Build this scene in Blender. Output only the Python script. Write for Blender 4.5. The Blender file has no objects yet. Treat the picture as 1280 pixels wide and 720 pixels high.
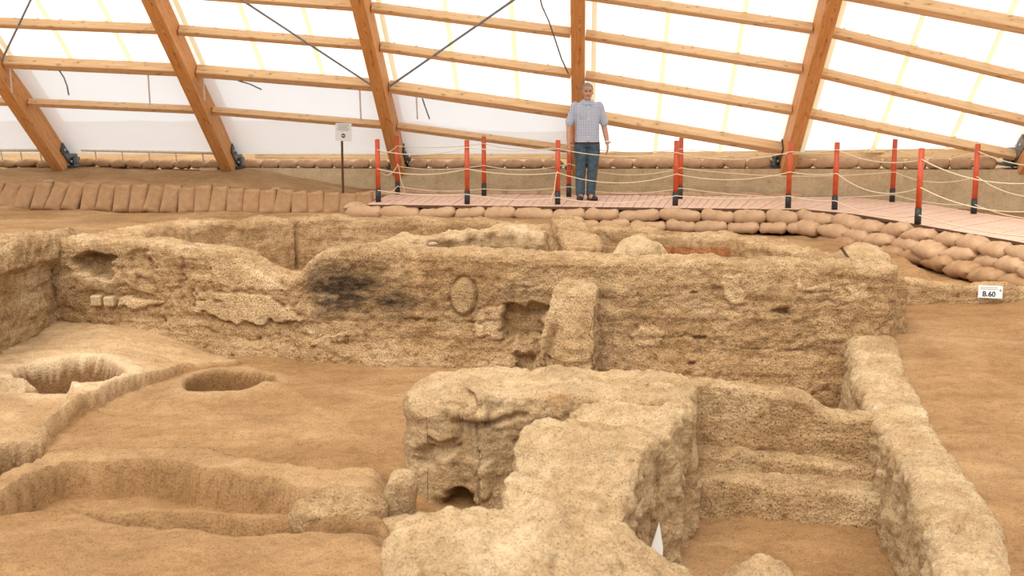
import bpy, bmesh, math, random
import numpy as np
from mathutils import Vector, Matrix, Quaternion

random.seed(7)
scene = bpy.context.scene
col = scene.collection

# ------------------------------------------------------------------ camera
FPX, CX, CY = 1480.0, 640.0, 360.0
CAMZ = 1.55
PITCH = math.atan(240.0 / FPX)
cp, sp = math.cos(PITCH), math.sin(PITCH)
cam_d = bpy.data.cameras.new('camera')
cam_d.sensor_width = 36.0
cam_d.lens = 36.0 * FPX / 1280.0
cam_d.clip_end = 200
cam_d.dof.use_dof = True
cam_d.dof.focus_distance = 11.5
cam_d.dof.aperture_fstop = 4.2
cam = bpy.data.objects.new('camera', cam_d)
cam.location = (0, 0, CAMZ)
cam.rotation_euler = (math.pi / 2 - PITCH, 0, 0)
col.objects.link(cam)
scene.camera = cam

# ------------------------------------------------------------------ light: bright overcast sky
world = bpy.data.worlds.new('overcast_sky')
world.use_nodes = True
bg = world.node_tree.nodes['Background']
bg.inputs['Color'].default_value = (1.0, 0.985, 0.95, 1)
bg.inputs['Strength'].default_value = 1.0
scene.world = world
sun_d = bpy.data.lights.new('veiled_sun', 'SUN')
sun_d.energy = 1.9
sun_d.angle = math.radians(50)
sun_d.color = (1.0, 0.94, 0.83)
sun = bpy.data.objects.new('veiled_sun', sun_d)
sun.rotation_euler = (math.radians(26), math.radians(-12), 0)
sun.location = (0, 0, 20)
col.objects.link(sun)
vs = scene.view_settings
vs.view_transform = 'Standard'
vs.look = 'None'
vs.gamma = 1.0
vs.use_curve_mapping = False
vs.exposure = 0.66

# ------------------------------------------------------------------ pixel helpers (1280x720 frame)
def at(px, py, Y):
    """point on the pixel's ray at world depth Y"""
    a = (px - CX) / FPX; b = (CY - py) / FPX
    dx, dy, dz = a, cp + b * sp, -sp + b * cp
    k = Y / dy
    return Vector((dx * k, Y, CAMZ + dz * k))

def G(px, py, z):
    """point on the pixel's ray at height z"""
    a = (px - CX) / FPX; b = (CY - py) / FPX
    dx, dy, dz = a, cp + b * sp, -sp + b * cp
    k = (z - CAMZ) / dz
    return Vector((dx * k, dy * k, z))

def project(P):
    """numpy (n,3) -> px, py"""
    X, Y, Z = P[:, 0], P[:, 1], P[:, 2] - CAMZ
    d = cp * Y - sp * Z
    d = np.where(np.abs(d) < 1e-3, 1e-3, d)
    u = sp * Y + cp * Z
    return CX + FPX * X / d, CY - FPX * u / d

# ------------------------------------------------------------------ numpy noise
def _hash(ix, iy, iz, seed):
    h = (ix * 374761393 + iy * 668265263 + iz * 2147483647 + seed * 1274126177) & 0xFFFFFFFF
    h = ((h ^ (h >> 13)) * 1274126177) & 0xFFFFFFFF
    h = ((h ^ (h >> 16)) * 2246822519) & 0xFFFFFFFF
    return ((h ^ (h >> 15)) & 0xFFFFFF).astype(np.float64) / 8388607.5 - 1.0

def vnoise(P, seed=0):
    F = np.floor(P); f = P - F; I = F.astype(np.int64)
    w = f * f * f * (f * (f * 6 - 15) + 10)
    x0, y0, z0 = I[:, 0], I[:, 1], I[:, 2]
    out = np.zeros(len(P))
    for dx in (0, 1):
        wx = w[:, 0] if dx else 1 - w[:, 0]
        for dy in (0, 1):
            wy = w[:, 1] if dy else 1 - w[:, 1]
            for dz in (0, 1):
                wz = w[:, 2] if dz else 1 - w[:, 2]
                out += wx * wy * wz * _hash(x0 + dx, y0 + dy, z0 + dz, seed)
    return out

def fbm(P, scale, octaves=4, seed=0, gain=0.5):
    sc = np.array(scale, dtype=float) if hasattr(scale, '__len__') else np.array([scale] * 3, dtype=float)
    out = np.zeros(len(P)); a = 1.0; tot = 0
    for o in range(octaves):
        out += a * vnoise(P * sc * (2.03 ** o) + 17.3 * o, seed + o * 13)
        tot += a; a *= gain
    return out / tot * 1.6

def sstep(a, b, x):
    t = np.clip((x - a) / (b - a), 0, 1)
    return t * t * (3 - 2 * t)

def poly_sd(x, y, poly):
    """signed distance, negative inside"""
    poly = np.array([(p[0], p[1]) for p in poly], dtype=float)
    n = len(poly); d = np.full(x.shape, 1e9); inside = np.zeros(x.shape, dtype=bool)
    for i in range(n):
        ax, ay = poly[i]; bx, by = poly[(i + 1) % n]
        ex, ey = bx - ax, by - ay
        t = np.clip(((x - ax) * ex + (y - ay) * ey) / (ex * ex + ey * ey + 1e-12), 0, 1)
        d = np.minimum(d, np.hypot(x - ax - t * ex, y - ay - t * ey))
        c = (ay > y) != (by > y)
        xi = ax + (y - ay) / (by - ay + 1e-12) * ex
        inside ^= c & (x < xi)
    return np.where(inside, -d, d)

def line_d(x, y, pts):
    pts = np.array([(p[0], p[1]) for p in pts], dtype=float)
    d = np.full(x.shape, 1e9)
    for i in range(len(pts) - 1):
        ax, ay = pts[i]; ex, ey = pts[i + 1] - pts[i]
        t = np.clip(((x - ax) * ex + (y - ay) * ey) / (ex * ex + ey * ey + 1e-12), 0, 1)
        d = np.minimum(d, np.hypot(x - ax - t * ex, y - ay - t * ey))
    return d

# ------------------------------------------------------------------ materials
def new_mat(name):
    m = bpy.data.materials.new(name); m.use_nodes = True
    nt = m.node_tree
    return m, nt, nt.nodes, nt.links, nt.nodes['Principled BSDF']

def noise_node(N, L, vec, scale, detail=4, rough=0.6, dist=0.0):
    n = N.new('ShaderNodeTexNoise')
    n.inputs['Scale'].default_value = scale; n.inputs['Detail'].default_value = detail
    n.inputs['Roughness'].default_value = rough; n.inputs['Distortion'].default_value = dist
    if vec is not None: L.new(vec, n.inputs['Vector'])
    return n

def ramp_node(N, L, fac, stops):
    r = N.new('ShaderNodeValToRGB')
    el = r.color_ramp.elements
    el[0].position, el[0].color = stops[0][0], (*stops[0][1], 1)
    el[1].position, el[1].color = stops[-1][0], (*stops[-1][1], 1)
    for p, c in stops[1:-1]:
        e = el.new(p); e.color = (*c, 1)
    L.new(fac, r.inputs['Fac'])
    return r

def mul_node(N, L, a, b, fac=1.0, mode='MULTIPLY'):
    m = N.new('ShaderNodeMix'); m.data_type = 'RGBA'; m.blend_type = mode
    m.inputs[0].default_value = fac
    L.new(a, m.inputs[6])
    if hasattr(b, 'is_linked'): L.new(b, m.inputs[7])
    else: m.inputs[7].default_value = (*b, 1)
    return m.outputs[2]

def earth_mat(name, c_dark, c_mid, c_light, grit=1.0, bump=0.5, bscale=45, strata=0.0, tint=True):
    m, nt, N, L, P = new_mat(name)
    tc = N.new('ShaderNodeTexCoord'); vec = tc.outputs['Object']
    n1 = noise_node(N, L, vec, 2.2, 6, 0.65, 0.4)
    r1 = ramp_node(N, L, n1.outputs['Fac'], [(0.30, c_dark), (0.5, c_mid), (0.72, c_light)])
    n2 = noise_node(N, L, vec, 16, 5, 0.7)
    g = 0.32 * grit
    r2 = ramp_node(N, L, n2.outputs['Fac'], [(0.28, (1 - g, 1 - g * 1.05, 1 - g * 1.15)), (0.5, (1, 1, 1)), (0.75, (1 + g * .35, 1 + g * .35, 1 + g * .35))])
    c = mul_node(N, L, r1.outputs['Color'], r2.outputs['Color'])
    n3 = noise_node(N, L, vec, 95, 3, 0.75)
    r3 = ramp_node(N, L, n3.outputs['Fac'], [(0.34, (1 - .62 * grit, 1 - .65 * grit, 1 - .7 * grit)), (0.47, (1, 1, 1)), (0.75, (1.14, 1.14, 1.14))])
    c = mul_node(N, L, c, r3.outputs['Color'])
    if strata:
        mp = N.new('ShaderNodeMapping'); mp.inputs['Scale'].default_value = (1.3, 1.3, 13)
        L.new(vec, mp.inputs['Vector'])
        n4 = noise_node(N, L, mp.outputs['Vector'], 2.0, 5, 0.65, 0.6)
        s = strata
        r4 = ramp_node(N, L, n4.outputs['Fac'], [(0.36, (1 - s, 1 - s * 1.08, 1 - s * 1.2)), (0.5, (1, 1, 1)), (0.68, (1.1, 1.1, 1.08))])
        c = mul_node(N, L, c, r4.outputs['Color'])
    if tint:
        at_ = N.new('ShaderNodeAttribute'); at_.attribute_name = 'tint'
        c = mul_node(N, L, c, at_.outputs['Color'])
    L.new(c, P.inputs['Base Color'])
    P.inputs['Roughness'].default_value = 0.95
    P.inputs['Specular IOR Level'].default_value = 0.1
    b1 = noise_node(N, L, vec, bscale, 6, 0.72)
    b2 = N.new('ShaderNodeTexVoronoi'); b2.inputs['Scale'].default_value = bscale * 0.9
    L.new(vec, b2.inputs['Vector'])
    mx = N.new('ShaderNodeMath'); mx.operation = 'MULTIPLY_ADD'
    L.new(b2.outputs['Distance'], mx.inputs[0]); mx.inputs[1].default_value = 0.35
    L.new(b1.outputs['Fac'], mx.inputs[2])
    bp = N.new('ShaderNodeBump'); bp.inputs['Strength'].default_value = bump
    bp.inputs['Distance'].default_value = 0.03
    L.new(mx.outputs[0], bp.inputs['Height']); L.new(bp.outputs['Normal'], P.inputs['Normal'])
    return m

def wood_mat(name, c1, c2, c3):
    m, nt, N, L, P = new_mat(name)
    tc = N.new('ShaderNodeTexCoord')
    mp = N.new('ShaderNodeMapping'); mp.inputs['Scale'].default_value = (0.9, 22, 22)
    L.new(tc.outputs['Object'], mp.inputs['Vector'])
    n1 = noise_node(N, L, mp.outputs['Vector'], 1.6, 5, 0.65, 0.5)
    r1 = ramp_node(N, L, n1.outputs['Fac'], [(0.3, c1), (0.5, c2), (0.72, c3)])
    mp2 = N.new('ShaderNodeMapping'); mp2.inputs['Scale'].default_value = (3, 9, 9)
    L.new(tc.outputs['Object'], mp2.inputs['Vector'])
    n2 = noise_node(N, L, mp2.outputs['Vector'], 2.2, 3, 0.5)
    r2 = ramp_node(N, L, n2.outputs['Fac'], [(0.30, (.62, .5, .4)), (0.4, (1, 1, 1)), (0.8, (1.05, 1.03, 1))])
    c = mul_node(N, L, r1.outputs['Color'], r2.outputs['Color'])
    L.new(c, P.inputs['Base Color']); P.inputs['Roughness'].default_value = 0.6
    P.inputs['Specular IOR Level'].default_value = 0.25
    bp = N.new('ShaderNodeBump'); bp.inputs['Strength'].default_value = 0.15; bp.inputs['Distance'].default_value = 0.01
    L.new(n1.outputs['Fac'], bp.inputs['Height']); L.new(bp.outputs['Normal'], P.inputs['Normal'])
    return m

def plain_mat(name, c, rough=0.7, metal=0.0, var=0.12, scale=20, bump=0.1):
    m, nt, N, L, P = new_mat(name)
    tc = N.new('ShaderNodeTexCoord')
    n = noise_node(N, L, tc.outputs['Object'], scale, 4, 0.6)
    r = ramp_node(N, L, n.outputs['Fac'], [(0.3, tuple(x * (1 - var) for x in c)), (0.7, tuple(min(1, x * (1 + var)) for x in c))])
    L.new(r.outputs['Color'], P.inputs['Base Color'])
    P.inputs['Roughness'].default_value = rough; P.inputs['Metallic'].default_value = metal
    if bump:
        bp = N.new('ShaderNodeBump'); bp.inputs['Strength'].default_value = bump; bp.inputs['Distance'].default_value = 0.01
        L.new(n.outputs['Fac'], bp.inputs['Height']); L.new(bp.outputs['Normal'], P.inputs['Normal'])
    return m

def sheet_mat(name, c_trans, c_diff, clear, fac=0.8):
    """translucent sheet: light from the sky passes diffusely; a little stays clear"""
    m = bpy.data.materials.new(name); m.use_nodes = True
    nt = m.node_tree; N, L = nt.nodes, nt.links
    N.remove(N['Principled BSDF']); out = N['Material Output']
    tc = N.new('ShaderNodeTexCoord')
    n = noise_node(N, L, tc.outputs['Object'], 1.2, 5, 0.6)
    r = ramp_node(N, L, n.outputs['Fac'], [(0.25, tuple(x * .96 for x in c_trans)), (0.7, c_trans)])
    tr = N.new('ShaderNodeBsdfTranslucent'); L.new(r.outputs['Color'], tr.inputs['Color'])
    df = N.new('ShaderNodeBsdfDiffuse'); df.inputs['Color'].default_value = (*c_diff, 1)
    mx = N.new('ShaderNodeMixShader'); mx.inputs[0].default_value = fac
    L.new(df.outputs[0], mx.inputs[1]); L.new(tr.outputs[0], mx.inputs[2])
    tp = N.new('ShaderNodeBsdfTransparent')
    m2 = N.new('ShaderNodeMixShader'); m2.inputs[0].default_value = clear
    L.new(mx.outputs[0], m2.inputs[1]); L.new(tp.outputs[0], m2.inputs[2])
    L.new(m2.outputs[0], out.inputs['Surface'])
    return m

M = {}
M['sand'] = earth_mat('sandy_soil', (.275, .152, .067), (.335, .190, .087), (.41, .245, .118), grit=0.8, bump=0.6, bscale=48)
M['mud'] = earth_mat('mud_brick', (.43, .262, .125), (.55, .352, .182), (.66, .455, .26), grit=1.35, bump=1.0, bscale=52, strata=0.20)
M['mudlight'] = earth_mat('weathered_mud', (.36, .222, .108), (.49, .335, .186), (.60, .438, .268), grit=0.95, bump=0.75, bscale=38, strata=0.10)
M['brick'] = earth_mat('pale_mud_brick', (.47, .34, .20), (.54, .40, .24), (.60, .46, .29), grit=0.7, bump=0.5, bscale=50, tint=False)
M['stone'] = earth_mat('stone', (.34, .24, .14), (.42, .31, .19), (.50, .38, .25), grit=0.7, bump=0.5, bscale=40, tint=False)
M['bag'] = earth_mat('sandbag_cloth', (.38, .235, .135), (.46, .292, .174), (.54, .352, .217), grit=0.35, bump=0.12, bscale=120, tint=False)
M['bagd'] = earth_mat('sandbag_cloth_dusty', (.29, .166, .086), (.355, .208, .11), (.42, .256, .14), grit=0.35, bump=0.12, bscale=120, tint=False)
M['concrete'] = earth_mat('concrete', (.48, .355, .21), (.58, .44, .27), (.66, .52, .34), grit=0.6, bump=0.2, bscale=30, tint=False)
M['wood'] = wood_mat('glulam_pine', (.52, .22, .065), (.62, .30, .105), (.70, .40, .17))
M['woodp'] = wood_mat('purlin_pine', (.56, .33, .155), (.66, .43, .23), (.73, .52, .31))
M['board'] = wood_mat('sill_board', (.48, .32, .17), (.58, .41, .23), (.66, .49, .30))
M['deck'] = wood_mat('deck_board', (.52, .33, .24), (.60, .40, .30), (.67, .47, .37))
M['steel'] = plain_mat('dark_steel', (.055, .06, .065), 0.45, 0.6)
M['shoe_grey'] = plain_mat('weathered_steel', (.22, .215, .20), 0.5, 0.5)
M['rod'] = plain_mat('grey_rod', (.20, .21, .22), 0.5, 0.3)
M['galv'] = plain_mat('galvanised', (.62, .60, .55), 0.5, 0.3)
M['red'] = plain_mat('red_paint', (.52, .075, .02), 0.45, 0, 0.25, 8)
M['black'] = plain_mat('black_tape', (.02, .02, .022), 0.5)
M['rope'] = plain_mat('cream_rope', (.72, .60, .42), 0.9, 0, 0.1, 200, 0.4)
M['white'] = plain_mat('white_paint', (.80, .80, .78), 0.4, 0, 0.03)
M['ink'] = plain_mat('dark_ink', (.02, .02, .025), 0.6)
M['greyink'] = plain_mat('grey_ink', (.36, .36, .36), 0.6)
M['green'] = plain_mat('green_ink', (.12, .26, .12), 0.6)
M['rail'] = plain_mat('cream_pipe', (.74, .68, .50), 0.5)
M['rib'] = sheet_mat('rib_strip', (.97, .93, .78), (.85, .80, .62), 0.0, 0.82)
M['panel'] = sheet_mat('polycarbonate', (.97, .97, .96), (.9, .9, .9), 0.0, 0.93)
M['curtain'] = sheet_mat('plastic_film', (.66, .665, .69), (.66, .665, .69), 0.12, 0.6)
M['rust'] = plain_mat('rusty_steel', (.10, .045, .02), 0.8)
M['void'] = plain_mat('dark_soil', (.10, .06, .03), 1.0)

# ------------------------------------------------------------------ object helpers
def tag(o, label=None, cat=None, group=None, kind=None):
    if label: o['label'] = label
    if cat: o['category'] = cat
    if group: o['group'] = group
    if kind: o['kind'] = kind
    return o

def link_mesh(name, me, mat=None, parent=None, loc=None, smooth=False):
    if mat is not None and not me.materials: me.materials.append(mat)
    o = bpy.data.objects.new(name, me); col.objects.link(o)
    if loc is not None: o.location = loc
    if parent is not None: o.parent = parent
    if smooth:
        me.polygons.foreach_set('use_smooth', [True] * len(me.polygons))
    return o

def empty(name, loc=(0, 0, 0), rz=0):
    o = bpy.data.objects.new(name, None); o.empty_display_size = 0.1
    o.location = loc; o.rotation_euler = (0, 0, rz); col.objects.link(o)
    return o

def mesh_from(verts, faces, name='m'):
    me = bpy.data.meshes.new(name)
    me.from_pydata([tuple(v) for v in verts], [], faces); me.update()
    return me

def bm_mesh(bm, name='m', smooth=False):
    me = bpy.data.meshes.new(name)
    bmesh.ops.recalc_face_normals(bm, faces=bm.faces)
    bm.to_mesh(me); bm.free()
    if smooth: me.polygons.foreach_set('use_smooth', [True] * len(me.polygons))
    return me

def bm_box(bm, c, s, rot=None, bevel=0.0):
    r = bmesh.ops.create_cube(bm, size=1.0)
    vs_ = r['verts']
    mt = Matrix.Translation(c) @ (rot.to_4x4() if rot else Matrix.Identity(4)) @ Matrix.Diagonal((*s, 1))
    bmesh.ops.transform(bm, matrix=mt, verts=vs_)
    if bevel:
        es = list({e for v in vs_ for e in v.link_edges})
        bmesh.ops.bevel(bm, geom=es, offset=bevel, segments=1, affect='EDGES', profile=0.5)

def bm_cyl(bm, p0, p1, r0, r1=None, seg=12, caps=True):
    p0, p1 = Vector(p0), Vector(p1); r1 = r0 if r1 is None else r1
    d = p1 - p0
    q = d.to_track_quat('Z', 'Y')
    mt = Matrix.Translation((p0 + p1) / 2) @ q.to_matrix().to_4x4()
    bmesh.ops.create_cone(bm, cap_ends=caps, segments=seg, radius1=r0, radius2=r1, depth=d.length, matrix=mt)

def bm_sphere(bm, c, s, seg=16, rot=None):
    mt = Matrix.Translation(c) @ (rot.to_4x4() if rot else Matrix.Identity(4)) @ Matrix.Diagonal((*s, 1))
    bmesh.ops.create_uvsphere(bm, u_segments=seg, v_segments=max(6, seg // 2), radius=1.0, matrix=mt)

def tube_mesh(pts, r, seg=6, name='tube'):
    pts = [Vector(p) for p in pts]; n = len(pts); V = []; Fc = []
    for i, p in enumerate(pts):
        t = (pts[min(i + 1, n - 1)] - pts[max(i - 1, 0)]).normalized()
        up = Vector((0, 0, 1)) if abs(t.z) < 0.9 else Vector((1, 0, 0))
        a = t.cross(up).normalized(); b = t.cross(a)
        for k in range(seg):
            an = 2 * math.pi * k / seg
            V.append(p + (a * math.cos(an) + b * math.sin(an)) * r)
    for i in range(n - 1):
        for k in range(seg):
            k2 = (k + 1) % seg
            Fc.append((i * seg + k, i * seg + k2, (i + 1) * seg + k2, (i + 1) * seg + k))
    Fc.append(tuple(range(seg))); Fc.append(tuple(range((n - 1) * seg, n * seg)))
    me = mesh_from(V, Fc, name)
    me.polygons.foreach_set('use_smooth', [True] * len(me.polygons))
    return me

def beam(name, p0, p1, w, h, mat, nrm=(0, 0, 1), parent=None, bevel=0.008):
    """timber along local X; w across, h along nrm; origin at p0"""
    p0, p1 = Vector(p0), Vector(p1); x = (p1 - p0); ln = x.length; x.normalize()
    z = Vector(nrm); z = (z - x * z.dot(x)).normalized(); y = z.cross(x)
    bm = bmesh.new(); bm_box(bm, (ln / 2, 0, 0), (ln, w, h), bevel=bevel)
    o = link_mesh(name, bm_mesh(bm, name), mat, parent)
    R = Matrix((x, y, z)).transposed()
    o.matrix_world = Matrix.Translation(p0) @ R.to_4x4()
    return o

def grid_mesh(P, nu, nv, name, tint=None, flip=False):
    """P (nu*nv,3) -> quad grid mesh with a 'tint' colour attribute"""
    me = bpy.data.meshes.new(name)
    i, j = np.meshgrid(np.arange(nu - 1), np.arange(nv - 1), indexing='ij')
    a = (i * nv + j).ravel()
    q = np.stack([a, a + nv, a + nv + 1, a + 1], 1)
    if flip: q = q[:, ::-1]
    nf = len(q)
    me.vertices.add(len(P)); me.vertices.foreach_set('co', P.astype(np.float32).ravel())
    me.loops.add(nf * 4); me.loops.foreach_set('vertex_index', q.astype(np.int32).ravel())
    me.polygons.add(nf)
    me.polygons.foreach_set('loop_start', np.arange(0, nf * 4, 4, dtype=np.int32))
    me.polygons.foreach_set('loop_total', np.full(nf, 4, dtype=np.int32))
    me.update(calc_edges=True); me.validate()
    if tint is None: tint = np.ones((len(P), 3))
    ca = me.color_attributes.new('tint', 'FLOAT_COLOR', 'POINT')
    rgba = np.concatenate([tint, np.ones((len(P), 1))], 1).astype(np.float32)
    ca.data.foreach_set('color', rgba.ravel())
    me.polygons.foreach_set('use_smooth', [True] * nf)
    return me

def grid_normals(P, nu, nv):
    Q = P.reshape(nu, nv, 3)
    du = np.gradient(Q, axis=0); dv = np.gradient(Q, axis=1)
    n = np.cross(du, dv).reshape(-1, 3)
    return n / (np.linalg.norm(n, axis=1, keepdims=True) + 1e-9)

# ------------------------------------------------------------------ THE GROUND (one height field with rooms, pits and steps)
def px_poly(pts, z): return [G(x, y, z)[:2] for x, y in pts]

def ground_height(x, y, tint):
    P3 = np.stack([x, y, np.zeros_like(x)], 1)
    wob = fbm(P3, 2.6, 4, 3) * 0.05
    wob2 = fbm(P3, 9.0, 3, 5) * 0.02
    z = np.full(x.shape, -0.5)
    def lay(poly, zt, soft=0.1, ragged=1.0):
        nonlocal z
        sd = poly_sd(x, y, poly) + (wob + wob2) * ragged
        k = 1 - sstep(-soft, soft, sd)
        z = z * (1 - k) + zt * k
        return k
    def paint(k, c):
        for i in range(3): tint[:, i] *= 1 + (c[i] - 1) * k
    def paint_abs(k, c):
        for i in range(3): tint[:, i] = tint[:, i] * (1 - k) + c[i] * k
    # back ground, level with the wall tops behind the rooms
    lay([(-40, 11.9), (-5.1, 11.9), (-5.0, 14.3), (-2.87, 16.05), (-.4, 16.05), (.65, 15.85), (2.1, 15.05), (3.0, 14.2), (3.6, 14.7),
         (4.6, 16.7), (5.7, 13.0), (6.4, 9), (40, 9), (40, 60), (-40, 60)], -0.17, 0.2)
    lay([(.7, 16.0), (2.1, 15.15), (3.0, 14.25), (3.5, 13.0), (4.6, 13.0), (4.9, 16.6), (.7, 17.2)], -0.36, 0.12)
    # terrace rising to the ring wall on the left
    t = np.clip((y - 18.45) / 2.3, 0, 1)
    fx = sstep(-2.3, -4.8, x) if False else 1 - sstep(-4.8, -2.3, x)
    tz = (0.10 + 0.2 * t)
    k = sstep(18.35, 18.65, y + wob) * (0.25 + 0.75 * fx) * (1 - sstep(-2.4, -1.9, x))
    z = z * (1 - k) + tz * k
    # outside, left of the left wall
    lay([(-40, -5), (-4.75, -5), (-4.75, 11.9), (-40, 11.9)], 0.12, 0.08)
    # room floors
    lay([(-4.5, 11.6), (-.9, 10.6), (.65, 10.3), (.65, 7.4), (.5, 6.2), (.3, 5.6), (.2, 4.4), (.2, -5), (-4.5, -5)], -0.77, 0.06, .5)
    lay([(.5, 10.3), (3.1, 10.0), (2.85, 8.6), (2.5, 7.3), (.9, 7.5), (.5, 7.4)], -1.03, 0.06, .5)
    lay([(.75, 7.6), (2.5, 7.2), (2.05, 5.0), (1.7, 3.9), (.5, 4.1), (.6, 6.2)], -1.02, 0.05, .5)
    lay([(-4.7, 11.7), (-4.85, 13.95), (-2.9, 15.85), (.6, 15.65), (2.1, 14.85), (3.0, 13.9), (3.4, 11.9), (3.1, 10.1), (-.9, 10.7)], -0.75, 0.06, .5)
    # --- left room
    zc = -0.60 - .13 * sstep(-3.55, -2.5, x)
    fg = 1 - sstep(5.5, 6.5, y + wob * 3)                                  # foreground rises a little
    inroom = (x < 0.2) & (x > -4.5) & (y < 11)
    z = np.where(inroom, z + fg * 0.10, z)
    # terrace south of the ridge, slightly sunk
    k = lay(px_poly([(-120, 640), (0, 606), (70, 596), (200, 600), (340, 612), (520, 618), (560, 650), (380, 648), (250, 640), (120, 636), (-120, 660)], -.8), -0.87, 0.05)
    # raised plaster platform
    plat = px_poly([(-140, 385), (69, 385), (240, 425), (300, 440), (225, 446), (200, 457), (130, 483), (75, 517), (40, 547), (-140, 566)], -.66)
    k = lay(plat, zc, 0.010, .35); paint(k, (1.42, 1.60, 1.85))
    sdp = poly_sd(x, y, plat) + (wob + wob2) * .35; paint_abs(np.exp(-((sdp - .012) / .022) ** 2) * .9, (.74, .68, .62))
    low = px_poly([(-140, 479), (86, 479), (91, 492), (62, 520), (28, 544), (-140, 556)], -.64)
    k = lay(low, zc - .10, 0.010, .3); paint(k, (.90, .88, .86))
    # rubble slope against the left corner
    dcor = np.hypot(x + 4.2, y - 11.2)
    z = np.where(inroom, z + 0.05 * np.exp(-(dcor / .75) ** 2), z)
    # two round pits
    def pit(px, py, zz, r, depth, rim, e=1.0):
        nonlocal z
        c = G(px, py, zz)
        an = np.arctan2(y - c.y, x - c.x)
        rr = np.hypot(x - c.x, (y - c.y) / e) / (1 + .05 * np.sin(an * 3 + px) + .03 * np.sin(an * 5)) + wob2 * .5
        k2 = np.exp(-((rr - r * 1.12) / (r * .30)) ** 2)
        z = z + rim * k2; paint(np.clip(k2 * 1.1, 0, 1), (1.18, 1.28, 1.42))
        k1 = 1 - sstep(r * .76, r * 1.0, rr)
        zt = zz - depth + 0.1 * (rr / r) ** 2
        z = z * (1 - k1) + zt * k1
        kk = (rr < r * 1.03) * sstep(.01, .05, zz - .02 - z); paint_abs(kk, (.66, .60, .53))  # everything below the rim darkened in tint, standing for shade in the pit
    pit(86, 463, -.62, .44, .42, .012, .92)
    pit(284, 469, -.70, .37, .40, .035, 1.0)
    # joint between rim and lower platform
    d = line_d(x, y, px_poly([(150, 458), (92, 480), (90, 496)], -.62)); z -= 0.012 * np.exp(-(d / .02) ** 2)
    # ridge: stump of a low wall
    rd = px_poly([(-140, 665), (0, 604), (55, 577), (120, 572), (200, 574), (330, 593), (420, 602), (520, 604)], -.69)
    d = line_d(x, y, rd) + wob * .8 + wob2
    k = 1 - sstep(.14, .168, d); z = np.maximum(z, z * (1 - k) + (-.645 + .5 * wob) * k + k * (1 - k) * fbm(P3, 11, 3, 61) * .1); paint(k, (1.16, 1.24, 1.32))
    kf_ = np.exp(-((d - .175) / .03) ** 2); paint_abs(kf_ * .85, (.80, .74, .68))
    # hollow between platform and ridge, its shade painted dark into the tint
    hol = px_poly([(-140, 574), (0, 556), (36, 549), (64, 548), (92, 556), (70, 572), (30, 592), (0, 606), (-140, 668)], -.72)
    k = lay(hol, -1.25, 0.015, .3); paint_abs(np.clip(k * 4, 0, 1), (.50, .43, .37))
    # scuffs in the floor
    for (a, b, dep) in (((255, 540), (330, 545), .02), ((165, 568), (200, 570), .05), ((240, 520), (300, 523), .015)):
        d = line_d(x, y, [G(*a, -.75)[:2], G(*b, -.75)[:2]]) + wob2; z -= dep * np.exp(-(d / .05) ** 2)
    # trough with steep near edge
    tr = px_poly([(118, 646), (180, 640), (260, 640), (372, 654), (480, 660), (470, 672), (370, 676), (290, 676), (215, 664), (140, 655)], -.75)
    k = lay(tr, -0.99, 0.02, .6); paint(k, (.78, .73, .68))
    k = lay([(-.72, 7.1), (.5, 7.2), (.35, 5.6), (-.3, 5.0), (-.62, 5.9)], -0.92, 0.14, .5)
    # low mud block
    bl = px_poly([(362, 652), (378, 637), (410, 627), (478, 628), (485, 655), (400, 658)], -.72)
    k = lay(bl, -0.69, 0.05, .5); paint(k, (1.06, 1.1, 1.12))
    # --- right: gentle undulation, faint ridge and sand
    # big undulation
    amp = 0.02 + 0.03 * sstep(10, 16, y)
    z = z + fbm(P3, .7, 3, 9) * amp + fbm(P3, 3.5, 4, 11) * 0.014 + fbm(P3, 14, 3, 12) * 0.0045
    ks = sstep(-.1, .35, fbm(P3, (2.2, 7, 1), 3, 31)) * .5
    z = z + np.where(inroom, 1, 0) * fbm(P3, (2.5, 8, 1), 3, 33) * 0.012
    # sandy versus crusted colour
    mot = fbm(P3, 1.1, 4, 21)
    paint(np.clip(mot, 0, 1) * .9, (1.16, 1.21, 1.28)); paint(np.clip(-mot, 0, 1) * .9, (.88, .83, .76))
    stq = fbm(P3, (1.6, 9, 1), 4, 24); paint(np.clip(stq, 0, 1) * .6, (1.10, 1.11, 1.12)); paint(np.clip(-stq, 0, 1) * .6, (.90, .88, .85))
    z = z + stq * .006 * sstep(1.5, 3.0, x)
    back = sstep(11.5, 13, y) * (1 - sstep(3.5, 4.2, x)); paint(back * .9, (1.03, 1.08, 1.13)); paint(sstep(16.5, 18.5, y), (1.16, 1.18, 1.2))  # far ground tinted paler to offset the shading by roof and curtain
    return z

def build_ground():
    gx = np.concatenate([np.linspace(-40, -9, 20), np.arange(-8.9, -5, .08), np.arange(-5, 4.5, .024), np.arange(4.5, 9, .06), np.linspace(9.2, 40, 20)])
    gy = np.concatenate([np.linspace(-6, 3.6, 16), np.arange(3.8, 7.6, .022), np.arange(7.6, 11.8, .026), np.arange(11.8, 22, .06), np.linspace(22.3, 60, 20)])
    X, Y = np.meshgrid(gx, gy, indexing='ij'); x, y = X.ravel(), Y.ravel()
    tint = np.ones((len(x), 3))
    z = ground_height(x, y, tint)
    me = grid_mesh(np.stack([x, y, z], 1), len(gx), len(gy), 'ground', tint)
    o = link_mesh('ground', me, M['sand'])
    tag(o, 'sandy excavated ground with sunken room floors, pits and low steps', 'ground', kind='structure')
    return o, (gx, gy, z.reshape(len(gx), len(gy)))

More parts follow.
